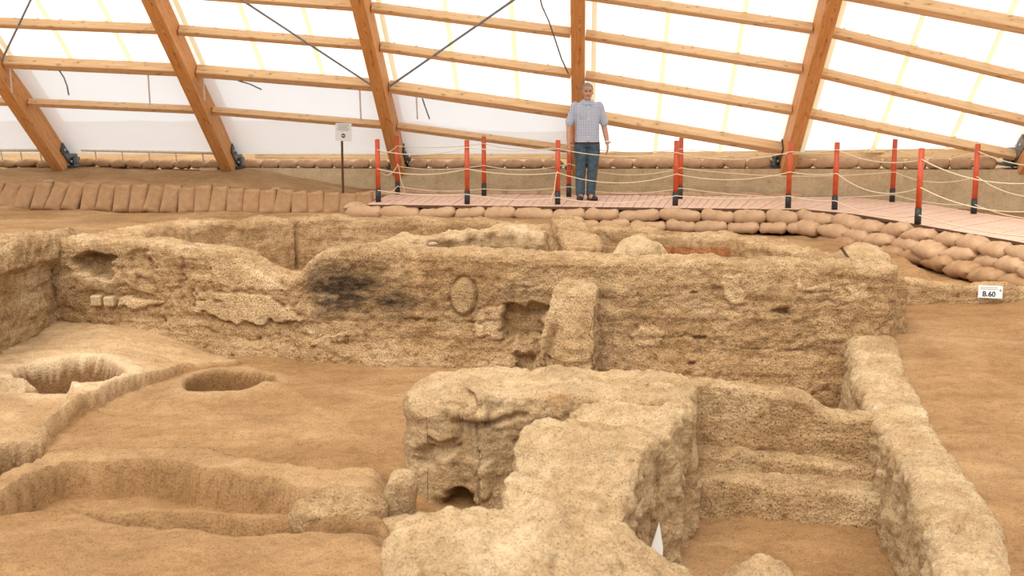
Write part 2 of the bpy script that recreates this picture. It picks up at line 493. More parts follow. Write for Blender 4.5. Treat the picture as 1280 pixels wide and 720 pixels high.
ground, (GX, GY, GZ) = build_ground()
def ground_z(x, y):
    i = min(max(np.searchsorted(GX, x) - 1, 0), len(GX) - 2); j = min(max(np.searchsorted(GY, y) - 1, 0), len(GY) - 2)
    u = (x - GX[i]) / (GX[i + 1] - GX[i]); v = (y - GY[j]) / (GY[j + 1] - GY[j])
    return float(GZ[i, j] * (1 - u) * (1 - v) + GZ[i + 1, j] * u * (1 - v) + GZ[i, j + 1] * (1 - u) * v + GZ[i + 1, j + 1] * u * v)

# ------------------------------------------------------------------ EARTH WALLS: swept profiles with eroded surfaces
def sweep_wall(name, ctrl, label, res=0.03, mat='mud', batter=0.03, rad=0.09, rough=1.0, streak=0.0, top_rough=0.03,
               feat=None, end=0.16, seed=0, cat='wall', group=None, strata=1.0, closed=True, lowf=1.0):
    """ctrl rows: X, Y, top z, half width, base z"""
    C = np.array([list(c) for c in ctrl], dtype=float)
    seg = np.hypot(np.diff(C[:, 0]), np.diff(C[:, 1])); s = np.concatenate([[0], np.cumsum(seg)])
    n = max(8, int(s[-1] / res)); S = np.linspace(0, s[-1], n)
    if closed:
        e = np.linspace(0, 1, 7)[1:-1]; ex = end * (1 - np.cos(e * math.pi / 2))
        S = np.unique(np.concatenate([S, ex, s[-1] - ex]))
    n = len(S)
    A = np.stack([np.interp(S, s, C[:, k]) for k in range(5)], 1)
    # soften the plan line
    for _ in range(int(0.12 / res)):
        B = A.copy(); B[1:-1, :4] = (A[:-2, :4] + 2 * A[1:-1, :4] + A[2:, :4]) / 4; A = B
    T = np.gradient(A[:, :2], axis=0); T /= np.linalg.norm(T, axis=1, keepdims=True) + 1e-9
    Nl = np.stack([-T[:, 1], T[:, 0]], 1)                     # left normal
    d_end = np.minimum(S, s[-1] - S)
    kf = np.ones(n)
    if closed: kf = np.where(d_end < end, np.sqrt(np.clip(1 - (1 - d_end / end) ** 2, 1e-6, 1)), 1)
    hw = np.maximum(A[:, 3] * kf, 0.002); bt = batter * kf
    P1 = np.stack([A[:, 0], A[:, 1], np.zeros(n)], 1)
    top = A[:, 2] + fbm(P1, 3.0, 4, seed + 40) * top_rough
    Hm = float(np.max(top - A[:, 4])); Wm = float(np.max(A[:, 3])) * 2
    ns = max(5, int(Hm / res)); nt_ = max(4, int(Wm / res)); nc = max(4, int(rad * 1.57 / res) + 2)
    # unit profile: (side -1..1, z fraction mode)
    prof = []
    for i in range(ns): prof.append((0, i / ns, 0))
    for i in range(nc): prof.append((1, i / nc, 0))
    for i in range(nt_ + 1): prof.append((2, i / nt_, 0))
    for i in range(1, nc + 1): prof.append((3, i / nc, 0))
    for i in range(1, ns + 1): prof.append((4, i / ns, 0))
    nv = len(prof)
    V = np.zeros((n, nv, 3))
    r = np.minimum(rad, np.minimum(hw * .9, (top - A[:, 4]) * .6))
    for j, (m_, t, _) in enumerate(prof):
        if m_ == 0: off = hw + bt * (1 - t); z = A[:, 4] + (top - r - A[:, 4]) * t
        elif m_ == 1: a = t * math.pi / 2; off = hw - r + r * math.cos(a); z = top - r + r * math.sin(a)
        elif m_ == 2: off = (hw - r) * (1 - 2 * t); z = top + 0 * t
        elif m_ == 3: a = t * math.pi / 2; off = -(hw - r + r * math.sin(a)); z = top - r + r * math.cos(a)
        else: off = -(hw + bt * t); z = (top - r) + (A[:, 4] - top + r) * t
        V[:, j, 0] = A[:, 0] + Nl[:, 0] * off; V[:, j, 1] = A[:, 1] + Nl[:, 1] * off; V[:, j, 2] = z
    P = V.reshape(-1, 3)
    nrm = grid_normals(P, n, nv)
    ctr = np.repeat(np.stack([A[:, 0], A[:, 1], (top + A[:, 4]) / 2], 1)[:, None, :], nv, 1).reshape(-1, 3)
    if np.mean(np.sum((P - ctr) * nrm, 1)) < 0: nrm = -nrm; flip = True
    else: flip = False
    steep = 1 - np.abs(nrm[:, 2])
    k = np.repeat(kf, nv)
    d = fbm(P, 2.3, 3, seed) * .036 * lowf + fbm(P, 7.5, 4, seed + 3) * .016 + fbm(P, 15, 3, seed + 23) * .012
    d += steep * strata * (fbm(P, (1.4, 1.4, 11), 4, seed + 5) * .020)
    pit_ = fbm(P, 18, 3, seed + 8); d -= np.clip(pit_ - .25, 0, 1) * .035
    d += fbm(P, 30, 3, seed + 11) * .009
    if streak: d += steep * streak * (fbm(P, (9, 9, 1.1), 4, seed + 15) * .05)
    d *= rough * np.clip(k * 1.3 - .15, 0, 1)
    tint = np.ones((len(P), 3))
    pt = fbm(P, 1.7, 4, seed + 50) + .7 * fbm(P, (5, 5, 9), 3, seed + 57)
    for i, (a, b) in enumerate(((1.10, .90), (1.12, .87), (1.16, .82))):
        tint[:, i] *= 1 + np.clip(pt, 0, 1) * (a - 1) + np.clip(-pt, 0, 1) * (b - 1)
    if feat: d = d + feat(P, nrm, tint, d)
    P = P + nrm * d[:, None]
    org = np.array([A[:, 0].mean(), A[:, 1].mean(), A[:, 4].min()])
    me = grid_mesh(P - org, n, nv, name, tint, flip=flip)
    o = link_mesh(name, me, M[mat], loc=tuple(org))
    tag(o, label, cat, group)
    return o

def W(px, py, Y, hw, base): v = at(px, py, Y); return (v.x, v.y, v.z, hw, base)

def soft_poly(px, py, pts, soft):
    return 1 - sstep(-soft, soft, poly_sd(px, py, pts))

# long wall -----------------------------------------------------------------
def yc(px): return float(np.interp(px, [-90, 69, 300, 500, 700, 1115], [11.7, 11.30, 10.78, 10.40, 10.20, 9.88]))
sil = [(-90, 297), (0, 296), (60, 297), (120, 298), (160, 299), (220, 303), (262, 307), (285, 310), (305, 312), (318, 320), (330, 329), (345, 338), (358, 343),
       (372, 345), (384, 342), (391, 326), (398, 317), (412, 309), (440, 306), (500, 306), (600, 311), (700, 317), (800, 320), (900, 322), (1000, 325), (1060, 327), (1122, 333)]
def feat_long(P, nrm, tint, d0):
    px, py = project(P)
    front = sstep(.25, .6, -nrm[:, 1])
    w3 = fbm(P, 9, 3, 77); wx = px + w3 * 7; wy = py + fbm(P, 8, 3, 78) * 6
    e = np.zeros(len(P))
    def paint(k, c):
        for i in range(3): tint[:, i] *= 1 + (c[i] - 1) * k
    # soot-blackened burnt patch
    k = 1.25 * np.exp(-((wx - 428) / 56) ** 2 - ((wy - 362) / 30) ** 2) * (1 - sstep(470, 540, wx) * .5) * (sstep(376, 394, wx))
    k2 = np.exp(-((wx - 490) / 70) ** 2 - ((wy - 378) / 20) ** 2) * .7
    kk = np.clip(front * np.maximum(k, k2) * (.9 + fbm(P, (7, 7, 26), 3, 80) * .55), 0, 1)
    paint(kk, (.16, .16, .18)); 
    paint(front * np.exp(-((wx - 120) / 26) ** 2 - ((wy - 318) / 7) ** 2), (.45, .43, .42))
    paint(front * np.exp(-((wx - 635) / 40) ** 2 - ((wy - 365) / 12) ** 2) * .5, (.5, .5, .52))
    # pale plaster skins standing proud
    for poly, h in (([(244, 362), (262, 366), (300, 368), (335, 372), (352, 380), (378, 395), (376, 405), (362, 400), (350, 404), (338, 400), (322, 406), (305, 400), (282, 398), (262, 394), (244, 390)], .022),
                    ([(395, 421), (432, 420), (436, 428), (412, 431), (395, 428)], .018),
                    ([(70, 346), (110, 342), (160, 350), (196, 356), (190, 364), (130, 362), (72, 364)], .014), ([(262, 322), (300, 326), (330, 345), (360, 362), (330, 366), (280, 356)], .006), ([(1000, 352), (1040, 356), (1036, 366), (1000, 362)], .01), ([(790, 412), (830, 414), (826, 436), (792, 432)], .01), ([(640, 424), (664, 424), (662, 440), (638, 440)], .012), ([(148, 372), (205, 378), (196, 386), (150, 384)], .016),
                    ([(905, 346), (930, 344), (931, 380), (905, 376)], .012), ([(595, 386), (628, 382), (628, 420), (590, 418)], .016),
                    ([(395, 405), (430, 400), (450, 412), (420, 424), (372, 416)], .008),
                    ([(1062, 358), (1078, 352), (1084, 376), (1060, 378)], .012), ([(240, 340), (262, 342), (262, 354), (240, 352)], .01)):
        k = front * soft_poly(wx, wy, poly, 1.2); e += h * 1.3 * k - d0 * k * .8; paint(k, (1.30, 1.40, 1.54))
        sdp = poly_sd(wx, wy, poly); rim = front * np.exp(-((sdp - 1.8) / 1.1) ** 2); rim = rim * min(1, (h / .02) ** 2) * np.clip(.5 + fbm(P, 12, 2, 9), 0, 1); e -= .02 * rim; paint(rim * .5, (.62, .58, .54))
    # smooth oval clay patch
    rr_ = np.sqrt(((px - 579) / 15) ** 2 + ((py - 371) / 22) ** 2); k = front * (1 - sstep(.9, 1.0, rr_)); e += (.03 - d0) * k; paint(k, (1.12, 1.2, 1.25)); e -= front * .03 * np.exp(-((rr_ - 1.12) / .08) ** 2)
    # pale wash running down
    k = front * soft_poly(px, py, [(511, 313), (520, 313), (525, 350), (534, 400), (520, 402), (516, 352)], 3); paint(k, (1.28, 1.32, 1.38)); e -= d0 * k * .4
    # niches and hollows
    for poly, dep, sf in (([(628, 384), (668, 380), (684, 380), (678, 420), (626, 420)], .13, 2.5), ([(98, 318), (118, 314), (143, 322), (141, 344), (100, 340)], .16, 3),
                      ([(965, 386), (990, 386), (991, 394), (966, 392)], .08, 2), ([(160, 318), (188, 312), (190, 340), (162, 338)], .05, 3), ([(645, 444), (668, 444), (668, 462), (640, 462)], .1, 3),
                      ([(868, 421), (882, 421), (882, 424), (868, 424)], .05, .8), ([(860, 453), (868, 452), (868, 456), (860, 456)], .05, .8), ([(250, 374), (258, 374), (258, 376), (250, 376)], .03, .8),
                      ([(270, 375), (280, 376), (280, 378), (270, 377)], .03, .8), ([(862, 365), (872, 365), (872, 367), (862, 367)], .04, .8)):
        e -= front * dep * soft_poly(wx if sf > 1 else px, wy if sf > 1 else py, poly, sf)
    # cracks and ledges
    for pts, dep, wd in (([(231, 308), (229, 330), (226, 352), (208, 385), (203, 398)], .06, 2.2), ([(132, 384), (133, 420)], .03, 1.0), ([(480, 401), (505, 403), (538, 405)], .05, 1.5),
                         ([(70, 366), (100, 362), (160, 360)], .04, 1.6), ([(471, 312), (470, 345)], .03, 1.0), ([(560, 400), (600, 404), (625, 398)], .03, 1.5),
                         ([(750, 370), (830, 374), (900, 382), (1000, 384), (1070, 376)], .035, 1.6), ([(760, 418), (850, 424), (950, 440), (1040, 436)], .03, 1.6),
                         ([(1070, 350), (1100, 362)], .04, 1.4), ([(620, 352), (660, 362), (700, 352)], .04, 2.0), ([(100, 400), (200, 412), (300, 420), (380, 440)], .02, 2)):
        dd = line_d(wx if wd > 1.2 else px, wy if wd > 1.2 else py, pts); k = front * np.exp(-(dd / wd) ** 2) * np.clip(.35 + .9 * fbm(P, 6, 3, 92), 0, 1.2); e -= dep * .8 * k
    # upper bed stands proud left of the dip, foot flares out
    k = front * (1 - sstep(348, 362, wy)) * (1 - sstep(80, 250, px)); e += .05 * k
    e += front * sstep(0.0, 1.0, (-.55 - P[:, 2]) / .3) * .06
    paint(sstep(.55, .9, nrm[:, 2]) * np.clip(.7 + .5 * fbm(P, 3, 3, 88), 0, 1), (1.10, 1.14, 1.20))  # upward faces tinted paler, standing for light from above
    # dug lower zone a little browner at right
    paint(front * sstep(740, 800, px) * sstep(370, 470, py) * .8, (.94, .90, .85))
    return e
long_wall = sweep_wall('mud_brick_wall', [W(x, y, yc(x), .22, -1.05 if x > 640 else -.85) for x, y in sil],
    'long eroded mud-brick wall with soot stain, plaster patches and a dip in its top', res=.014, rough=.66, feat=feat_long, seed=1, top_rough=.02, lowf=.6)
# three pale bricks laid bare in its face
for (px, py, w_, h_) in ((122, 375, .105, .10), (138, 376, .10, .09), (57, 320, .14, .12)):
    p = at(px, py, yc(px) - .27)
    bm = bmesh.new(); bm_box(bm, (0, 0, 0), (w_, .10, h_), bevel=.012)
    b = link_mesh('brick', bm_mesh(bm, 'brick'), M['brick'], long_wall)
    b.location = p - long_wall.location; b.rotation_euler = (.05, random.uniform(-.06, .06), -.2)

def feat_left(P, nrm, tint, d0):
    px, py = project(P); e = np.zeros(len(P))
    f = sstep(.3, .7, nrm[:, 0])
    wy = py + fbm(P, 6, 3, 5) * 6
    e += f * .10 * (1 - sstep(338, 352, wy + px * .25))
    return e
sweep_wall('mud_brick_wall', [(-4.58, 11.6, .26, .25, -.85), (-4.6, 10.6, .27, .25, -.85), (-4.65, 9.6, .22, .26, -.85), (-4.7, 8.4, .15, .26, -.85)],
    'mud-brick wall with overhanging top bed, meeting the long wall in a corner', res=.02, seed=12, feat=feat_left)

# buttress in front of the long wall
def feat_butt(P, nrm, tint, d0):
    for i, c in enumerate((1.06, 1.09, 1.13)): tint[:, i] *= c
    px, py = project(P)
    dd = line_d(px, py, [(690, 410), (684, 440), (676, 462)]); return -.08 * np.exp(-(dd / 4) ** 2)
sweep_wall('wall_buttress', [W(726, 343, 10.25, .15, -1.05), W(724, 346, 9.95, .155, -1.05), W(720, 354, 9.72, .17, -1.05), W(714, 392, 9.56, .21, -1.05), W(708, 430, 9.44, .235, -1.05), W(706, 452, 9.38, .24, -1.05)],
    'mud buttress with sloping front leaning against the long wall', res=.0155, mat='mud', streak=1.0, seed=21, feat=feat_butt, cat='buttress', rad=.035, batter=.01, rough=.7, top_rough=.02, end=.06)

# massive L-shaped wall nearer the camera
def feat_mass(P, nrm, tint, d0):
    px, py = project(P); e = np.zeros(len(P)); front = sstep(.3, .7, -nrm[:, 1])
    wx = px + fbm(P, 9, 3, 7) * 8; wy = py + fbm(P, 9, 3, 8) * 6
    def paint(k, c):
        for i in range(3): tint[:, i] *= 1 + (c[i] - 1) * k
    # arched burrow at its foot
    k = front * (1 - sstep(.8, 1.05, np.sqrt(((px - 573) / 18) ** 2 + ((py - 634) / 24) ** 2))); e -= .46 * k
    # undercut end and upright seam
    e -= front * .06 * soft_poly(wx, wy, [(524, 560), (572, 549), (576, 556), (556, 574), (520, 585)], 3)
    dd = line_d(px, py, [(576, 520), (576, 560), (574, 600), (570, 612)]); e -= front * .03 * np.exp(-(dd / 3) ** 2)
    dd = line_d(wx, wy, [(556, 522), (600, 530), (640, 520), (662, 516)]); e -= front * .05 * np.exp(-(dd / 4) ** 2)
    e += front * .015 * (1 - sstep(520, 532, wy)) 
    k = front * soft_poly(wx, wy, [(556, 508), (606, 500), (608, 524), (560, 526)], 4); e += .035 * k; paint(k, (1.08, 1.1, 1.12))
    paint(front * soft_poly(wx, wy, [(580, 530), (650, 530), (640, 600), (585, 605)], 8), (1.04, 1.08, 1.12))
    paint(front * np.exp(-((wx - 690) / 14) ** 2 - ((wy - 490) / 18) ** 2), (.92, .78, .66))
    return e
sweep_wall('mud_brick_wall', [(-.52, 7.02, -.40, .30, -1.06), (-.46, 7.1, -.26, .33, -1.06), (-.34, 7.2, -.215, .37, -1.06), (-.1, 7.25, -.20, .38, -1.06), (.25, 7.28, -.215, .38, -1.06), (.7, 7.3, -.225, .38, -1.06), (1.0, 7.3, -.24, .36, -1.06), (1.17, 7.3, -.26, .3, -1.06)],
    'thick mud-brick wall end with arched burrow at its foot and pinkish top', res=.0155, mat='mudlight', seed=31, feat=feat_mass, rad=.05, end=.2, rough=.75, lowf=.4)
def feat_spur(P, nrm, tint, d0):
    return np.zeros(len(P))
sweep_wall('mud_brick_wall', [(.93, 7.25, -.24, .26, -1.08), (.80, 6.9, -.27, .28, -1.08), (.62, 6.5, -.25, .33, -1.08), (.46, 6.2, -.19, .36, -1.08), (.34, 5.95, -.22, .36, -1.08), (.28, 5.72, -.34, .33, -1.08), (.22, 5.5, -.44, .30, -1.08), (.15, 5.2, -.44, .34, -1.08), (.1, 4.9, -.46, .36, -1.08), (.08, 4.5, -.5, .36, -1.08)],
    'lumpy eroded wall spur with fluted vertical side facing the stepped room', res=.0155, mat='mudlight', streak=1.3, seed=41, feat=feat_spur, rad=.07, top_rough=.04, rough=.85)
sweep_wall('mud_brick_wall', [(-.62, 4.35, -.52, .30, -1.0), (-.50, 4.35, -.28, .42, -1.0), (-.36, 4.38, -.17, .48, -1.0), (-.1, 4.4, -.115, .5, -1.0), (.1, 4.42, -.10, .5, -1.0), (.24, 4.4, -.17, .5, -1.0), (.36, 4.38, -.19, .48, -1.0), (.48, 4.35, -.25, .45, -1.0), (.6, 4.32, -.33, .42, -1.0), (.74, 4.28, -.37, .4, -1.0), (.84, 4.26, -.33, .36, -1.0), (.94, 4.25, -.27, .34, -1.0), (1.04, 4.24, -.30, .34, -1.0), (1.16, 4.22, -.45, .3, -1.0)],
    'broad rounded mud wall stump in front of the lumpy spur', res=.013, mat='mudlight', seed=51, rad=.2, top_rough=.05, strata=.4, rough=.9)

# wall behind the bench, right wall
sweep_wall('mud_brick_wall', [(1.02, 7.66, -.29, .12, -1.06), (1.3, 7.62, -.30, .12, -1.06), (1.6, 7.55, -.325, .125, -1.06), (1.85, 7.48, -.345, .125, -1.06), (1.93, 7.46, -.37, .125, -1.06), (2.02, 7.44, -.46, .125, -1.06), (2.2, 7.38, -.475, .13, -1.06), (2.5, 7.28, -.52, .14, -1.06), (2.6, 7.26, -.52, .14, -1.06)],
    'thin plastered wall with stepped-down top behind the low bench', res=.0155, mat='mud', seed=61, rad=.035, rough=.42, top_rough=.02)
sweep_wall('mud_brick_wall', [(3.1, 9.95, -.42, .19, -1.1), (2.94, 9.47, -.43, .195, -1.1), (2.64, 8.11, -.45, .19, -1.1), (2.44, 7.08, -.47, .18, -1.1), (2.3, 6.14, -.45, .17, -1.1), (2.14, 5.4, -.45, .165, -1.1), (1.97, 4.74, -.47, .17, -1.1), (1.7, 3.9, -.5, .17, -1.1)],
    'long narrow mud wall with smooth rounded top beside the open sand', res=.018, mat='mudlight', seed=71, rad=.08, streak=.8, rough=.7, top_rough=.025)

def feat_bench(P, nrm, tint, d0):
    k = sstep(.5, .9, nrm[:, 2]); w = .55 + .6 * fbm(P, 6, 3, 3)
    for i, c in enumerate((1.12, 1.18, 1.24)): tint[:, i] *= 1 + (c - 1) * np.clip(w, 0, 1)
    return np.zeros(len(P))
sweep_wall('plaster_bench', [(.86, 7.22, -.80, .19, -1.08), (1.3, 7.20, -.79, .19, -1.08), (1.8, 7.12, -.80, .20, -1.08), (2.2, 7.0, -.82, .20, -1.08), (2.52, 6.9, -.83, .19, -1.08)],
    'low plastered mud bench with pale edge across the small stepped room', res=.016, mat='mud', seed=65, rad=.05, rough=.45, top_rough=.02, strata=.5, cat='bench', feat=feat_bench)
sweep_wall('plaster_step', [(.92, 7.47, -.70, .14, -1.08), (1.4, 7.43, -.70, .13, -1.08), (1.9, 7.32, -.715, .13, -1.08), (2.3, 7.2, -.74, .13, -1.08), (2.55, 7.13, -.75, .12, -1.08)],
    'narrow plastered step between the low bench and the thin wall', res=.018, mat='mud', seed=67, rad=.05, rough=.4, top_rough=.015, strata=.5, cat='step', feat=feat_bench)
# low wall carrying the number plate
sweep_wall('mud_brick_wall', [W(1105, 344, 11.6, .12, -.7), W(1140, 349, 11.75, .12, -.7), W(1185, 354, 11.85, .12, -.7), W(1212, 356, 11.9, .12, -.7), W(1222, 353, 11.9, .15, -.7), W(1258, 353, 11.9, .15, -.7), W(1268, 358, 11.9, .12, -.7), W(1300, 359, 11.9, .12, -.7), W(1330, 360, 11.85, .12, -.7)],
    'very low mud wall carrying the small white number plate', res=.022, mat='mud', seed=81, rad=.06, rough=.6, streak=.6, top_rough=.015)

# rooms behind the long wall
def feat_back(P, nrm, tint, d0):
    px, py = project(P); front = sstep(.2, .6, -nrm[:, 1]); e = np.zeros(len(P))
    w3 = fbm(P, 5, 3, 6) * 3
    k = front * soft_poly(px + w3, py + w3 * .6, [(828, 308), (912, 309), (912, 321), (828, 321)], 1.5)
    for i, c in enumerate((.86, .58, .46)): tint[:, i] *= 1 + (c - 1) * k
    dd = line_d(px, py, [(372, 276), (373, 340)]); e -= .12 * front * np.exp(-(dd / 2.2) ** 2)
    return e
back_wall = sweep_wall('mud_brick_wall', [(-5.0, 13.9, -0.130, .3, -.85), (-4.75, 14.4, -0.070, .32, -.85), (-4.3, 15.05, -0.030, .32, -.85), (-3.6, 15.6, -0.070, .28, -.85), (-2.87, 16.0, -0.060, .24, -.85), (-2.1, 16.15, -0.095, .22, -.85), (-1.2, 16.1, -0.085, .22, -.85), (-.4, 16.0, -0.125, .22, -.85), (.65, 15.85, -0.145, .22, -.85), (2.13, 15.05, -0.155, .22, -.85), (2.95, 14.15, -0.145, .24, -.85), (3.3, 13.4, -0.175, .24, -.85), (3.5, 12.7, -0.185, .22, -.85), (3.55, 12.1, -0.050, .26, -.85), (3.5, 11.6, -0.050, .26, -.85), (3.38, 11.0, -0.130, .22, -.85), (3.2, 10.1, 0.020, .22, -.85)],
    'curving mud-brick back wall of the rooms below the wooden walkway', res=.034, mat='mud', seed=91, rad=.08, feat=feat_back, streak=.6, rough=.8)
sweep_wall('mud_brick_wall', [W(400, 318, 11.5, .14, -.85), W(450, 308, 11.8, .16, -.85), W(500, 299, 12.0, .18, -.85), W(545, 291, 12.3, .2, -.85), W(590, 283, 12.6, .2, -.85), W(640, 283, 12.7, .2, -.85), W(683, 285, 12.7, .18, -.85)],
    'pale fluted mud wall standing just behind the long wall', res=.026, mat='mudlight', seed=101, streak=1.8, rad=.07)
sweep_wall('mud_brick_wall', [(.72, 15.9, -.05, .22, -.85), (.76, 15.0, -.06, .22, -.85), (.8, 14.0, -.1, .22, -.85), (.82, 13.3, -.14, .22, -.85)],
    'short cross wall projecting from the curving back wall', res=.03, mat='mud', seed=111, rad=.06)
sweep_wall('mud_mound', [W(768, 318, 11.2, .12, -.85), W(784, 305, 11.25, .2, -.85), W(802, 301, 11.25, .22, -.85), W(820, 306, 11.25, .2, -.85), W(834, 318, 11.2, .12, -.85)],
    'rounded mud mound just behind the long wall', res=.024, mat='mudlight', seed=121, rad=.12, cat='mound')
def lump(name, c, s, label, seed, mat='mudlight', rz=0, rough=1.0, cat='stone', taper=0.0, sq=.78):
    bm = bmesh.new(); bmesh.ops.create_icosphere(bm, subdivisions=4, radius=1.0)
    P = np.array([v.co[:] for v in bm.verts])
    sg = np.sign(P) * np.abs(P) ** sq
    P2 = sg * np.array(s); P2[:, 0] *= 1 - taper * (P2[:, 2] / s[2]) ; P2[:, 0] += taper * .4 * P2[:, 2]; nr = P / np.linalg.norm(P, axis=1, keepdims=True)
    Pn = P2 + np.array(c)
    d = (fbm(Pn, 5, 3, seed) * .16 + fbm(Pn, 16, 3, seed + 2) * .06) * min(s) * rough
    P2 = P2 + nr * d[:, None]
    for v, q in zip(bm.verts, P2): v.co = Vector(q)
    me = bm_mesh(bm, name, True)
    ca = me.color_attributes.new('tint', 'FLOAT_COLOR', 'POINT'); ca.data.foreach_set('color', [1.0] * (len(me.vertices) * 4))
    o = link_mesh(name, me, M[mat]); o.location = c; o.rotation_euler = (0, 0, rz)
    if label: tag(o, label, cat)
    return o
p = at(1075, 322, 11.5)
mb = lump('rounded_end', (p.x, 11.45, -.12), (.27, .25, .23), None, 5)
mb.parent = back_wall; mb.location = mb.location - back_wall.location
bm = bmesh.new(); q0 = at(1063, 326, 11.2); q1 = at(1052, 310, 11.25); bm_cyl(bm, (0, 0, 0), q1 - q0, .012, .016, 8); bm_cyl(bm, q1 - q0, (q1 - q0) * 1.06, .024, .02, 8)
tag(link_mesh('iron_spike', bm_mesh(bm), M['rust'], loc=q0), 'dark iron spike stuck into the rounded end of the curving back wall', 'spike')

# stones beside the thick wall's end
p = G(500, 640, -.78)
lump('upright_stone', (p.x, p.y, -.70), (.10, .07, .155), 'upright pale stone slab beside the arched burrow', 7, 'mudlight', .2, taper=.38, rough=2.2, sq=.5)
p = G(490, 664, -.8)
lump('flat_stone', (p.x, p.y + .03, -.84), (.13, .10, .10), 'low pale stone at the foot of the upright slab', 9, 'mudlight', .4, sq=.55, rough=1.6)
lump('mud_block', tuple(G(420, 640, -.72)[:2]) + (-.74,), (.27, .19, .125), 'low rounded mud block beside the shallow trough', 15, 'mud', .15, cat='block', rough=1.6)
# scattered stones
for (px, py, z, s, lb) in ((45, 297, .26, .07, 'small dark stone on top of the overhanging corner'), (541, 305, .22, .045, 'small grey pebble on top of the long wall'),
                           (61, 227, .19, .09, 'flat pale stone on the slope behind the upright sandbags'), (1025, 650, -1.02, .025, 'small pebble on the floor of the stepped room'),
                           (345, 236, .12, .07, 'pale lump of earth on the slope near the sign')):
    p = G(px, py, z); o = lump('pebble', (p.x, p.y, z), (s, s * .8, s * .45), lb, px, 'stone')

# white card leaning on the fluted side
p = at(819, 690, 5.95)
bm = bmesh.new()
f = [bm.verts.new(v) for v in ((-.045, 0, -.06), (.04, 0, -.06), (.042, .01, .02), (.022, .03, .155))]
fc = bm.faces.new(f); r = bmesh.ops.extrude_face_region(bm, geom=[fc])
bmesh.ops.translate(bm, vec=(0, .004, 0), verts=[v for v in r['geom'] if isinstance(v, bmesh.types.BMVert)])
tag(link_mesh('pointed_card', bm_mesh(bm), M['white'], loc=p), 'small pointed white card standing against the fluted wall spur', 'card')

# ------------------------------------------------------------------ RING WALL, WALKWAY
ORD = ['first', 'second', 'third', 'fourth', 'fifth', 'sixth', 'seventh', 'eighth', 'ninth', 'tenth', 'eleventh', 'twelfth', 'thirteenth', 'fourteenth', 'fifteenth', 'sixteenth', 'seventeenth', 'eighteenth', 'nineteenth']
ORD += ['twentieth'] + ['twenty-' + o_ for o_ in ORD[:9]] + ['thirtieth'] + ['thirty-' + o_ for o_ in ORD[:9]]
ring_ctrl = [(-300, 209, 21.0), (80, 209, 20.85), (300, 210, 20.7), (500, 211, 20.4), (720, 211, 20.0), (850, 211, 19.5), (980, 211, 18.9), (1130, 212, 18.2), (1280, 212, 17.5), (1420, 212, 16.9)]
RING = [at(*c) for c in ring_ctrl]
def ring_at(px, dy=0.0, dz=0.0):
    xs = [c[0] for c in ring_ctrl]
    return Vector([float(np.interp(px, xs, [r[k] for r in RING])) for k in range(3)]) + Vector((0, dy, dz))

def strip_wall(name, pts, dz0, dz1, thick, mat, zb=None):
    V = []; Fc = []
    for p in pts:
        lo = zb if zb is not None else p.z + dz0
        V += [(p.x, p.y, lo), (p.x, p.y, p.z + dz1), (p.x, p.y + thick, p.z + dz1), (p.x, p.y + thick, lo)]
    for i in range(len(pts) - 1):
        for k in range(4):
            Fc.append((4 * i + k, 4 * i + (k + 1) % 4, 4 * i + 4 + (k + 1) % 4, 4 * i + 4 + k))
    Fc.append((0, 1, 2, 3)); e = 4 * (len(pts) - 1); Fc.append((e + 3, e + 2, e + 1, e))
    o0 = Vector((pts[0].x, pts[0].y, min(v[2] for v in V)))
    me = mesh_from([Vector(v) - o0 for v in V], Fc, name)
    bm = bmesh.new(); bm.from_mesh(me); bmesh.ops.recalc_face_normals(bm, faces=bm.faces); bm.to_mesh(me); bm.free()
    return link_mesh(name, me, mat, loc=o0)
for q0, q1 in ((250, 400), (400, 500), (500, 610), (610, 720), (720, 850), (850, 980), (980, 1130), (1130, 1280), (1280, 1420)):
    rw = strip_wall('wall_back', [ring_at(q0), ring_at(q1)], 0, 0, .6, M['concrete'], zb=-.4)
    tag(rw, 'low concrete ring wall behind the wooden walkway', 'wall', kind='structure')
# shuttering joints in the concrete: thin proud lip along its foot
lip = strip_wall('trim_1', [ring_at(x, -.03, -.30) for x in (480, 610, 720, 850, 980)], 0, .02, .05, M['concrete'], zb=-.09)
tag(lip, 'narrow concrete ledge along the foot of the ring wall', 'ledge', kind='structure')
# sill boards above the bags, bay by bay
def sill(px0, px1, z0, z1, label):
    a = ring_at(px0, .36); b = ring_at(px1, .36)
    zc_ = (z0 + z1) / 2
    o = beam('sill_board', a + Vector((0, 0, zc_)), b + Vector((0, 0, zc_)), .10, z1 - z0, M['board'])
    tag(o, label, 'board', 'sill boards on the ring wall')
for a_, b_ in ((315, 487), (512, 712), (732, 972), (992, 1262)):
    sill(a_, b_, .15, .30, 'long timber sill board between two arch feet, above the sandbags')

# --- walkway planks
front_e = [(-2.12, 17.12), (-.5, 16.95), (1.5, 16.70), (3.2, 16.48), (4.1, 16.33), (4.55, 15.75), (4.95, 14.5), (5.38, 12.95), (5.85, 11.2)]
back_e = [(-1.95, 19.15), (-.3, 18.95), (1.8, 18.75), (3.8, 18.55), (5.35, 18.3), (6.0, 17.3), (6.3, 15.9), (6.75, 14.2), (7.3, 12.3)]
def resample(pts, n):
    P = np.array(pts); s = np.concatenate([[0], np.cumsum(np.hypot(*np.diff(P, axis=0).T))])
    t = np.linspace(0, 1, n)
    si = np.linspace(0, 1, len(pts)) if False else None
    par = np.linspace(0, 1, len(pts))
    return np.stack([np.interp(t, par, P[:, 0]), np.interp(t, par, P[:, 1])], 1)
def cum(pts):
    P = np.array(pts); return np.concatenate([[0], np.cumsum(np.hypot(*np.diff(P, axis=0).T))])
walk = empty('walkway', (1.5, 17.6, -.06))
tag(walk, 'pinkish slatted wooden walkway bending towards the open sand', 'walkway')
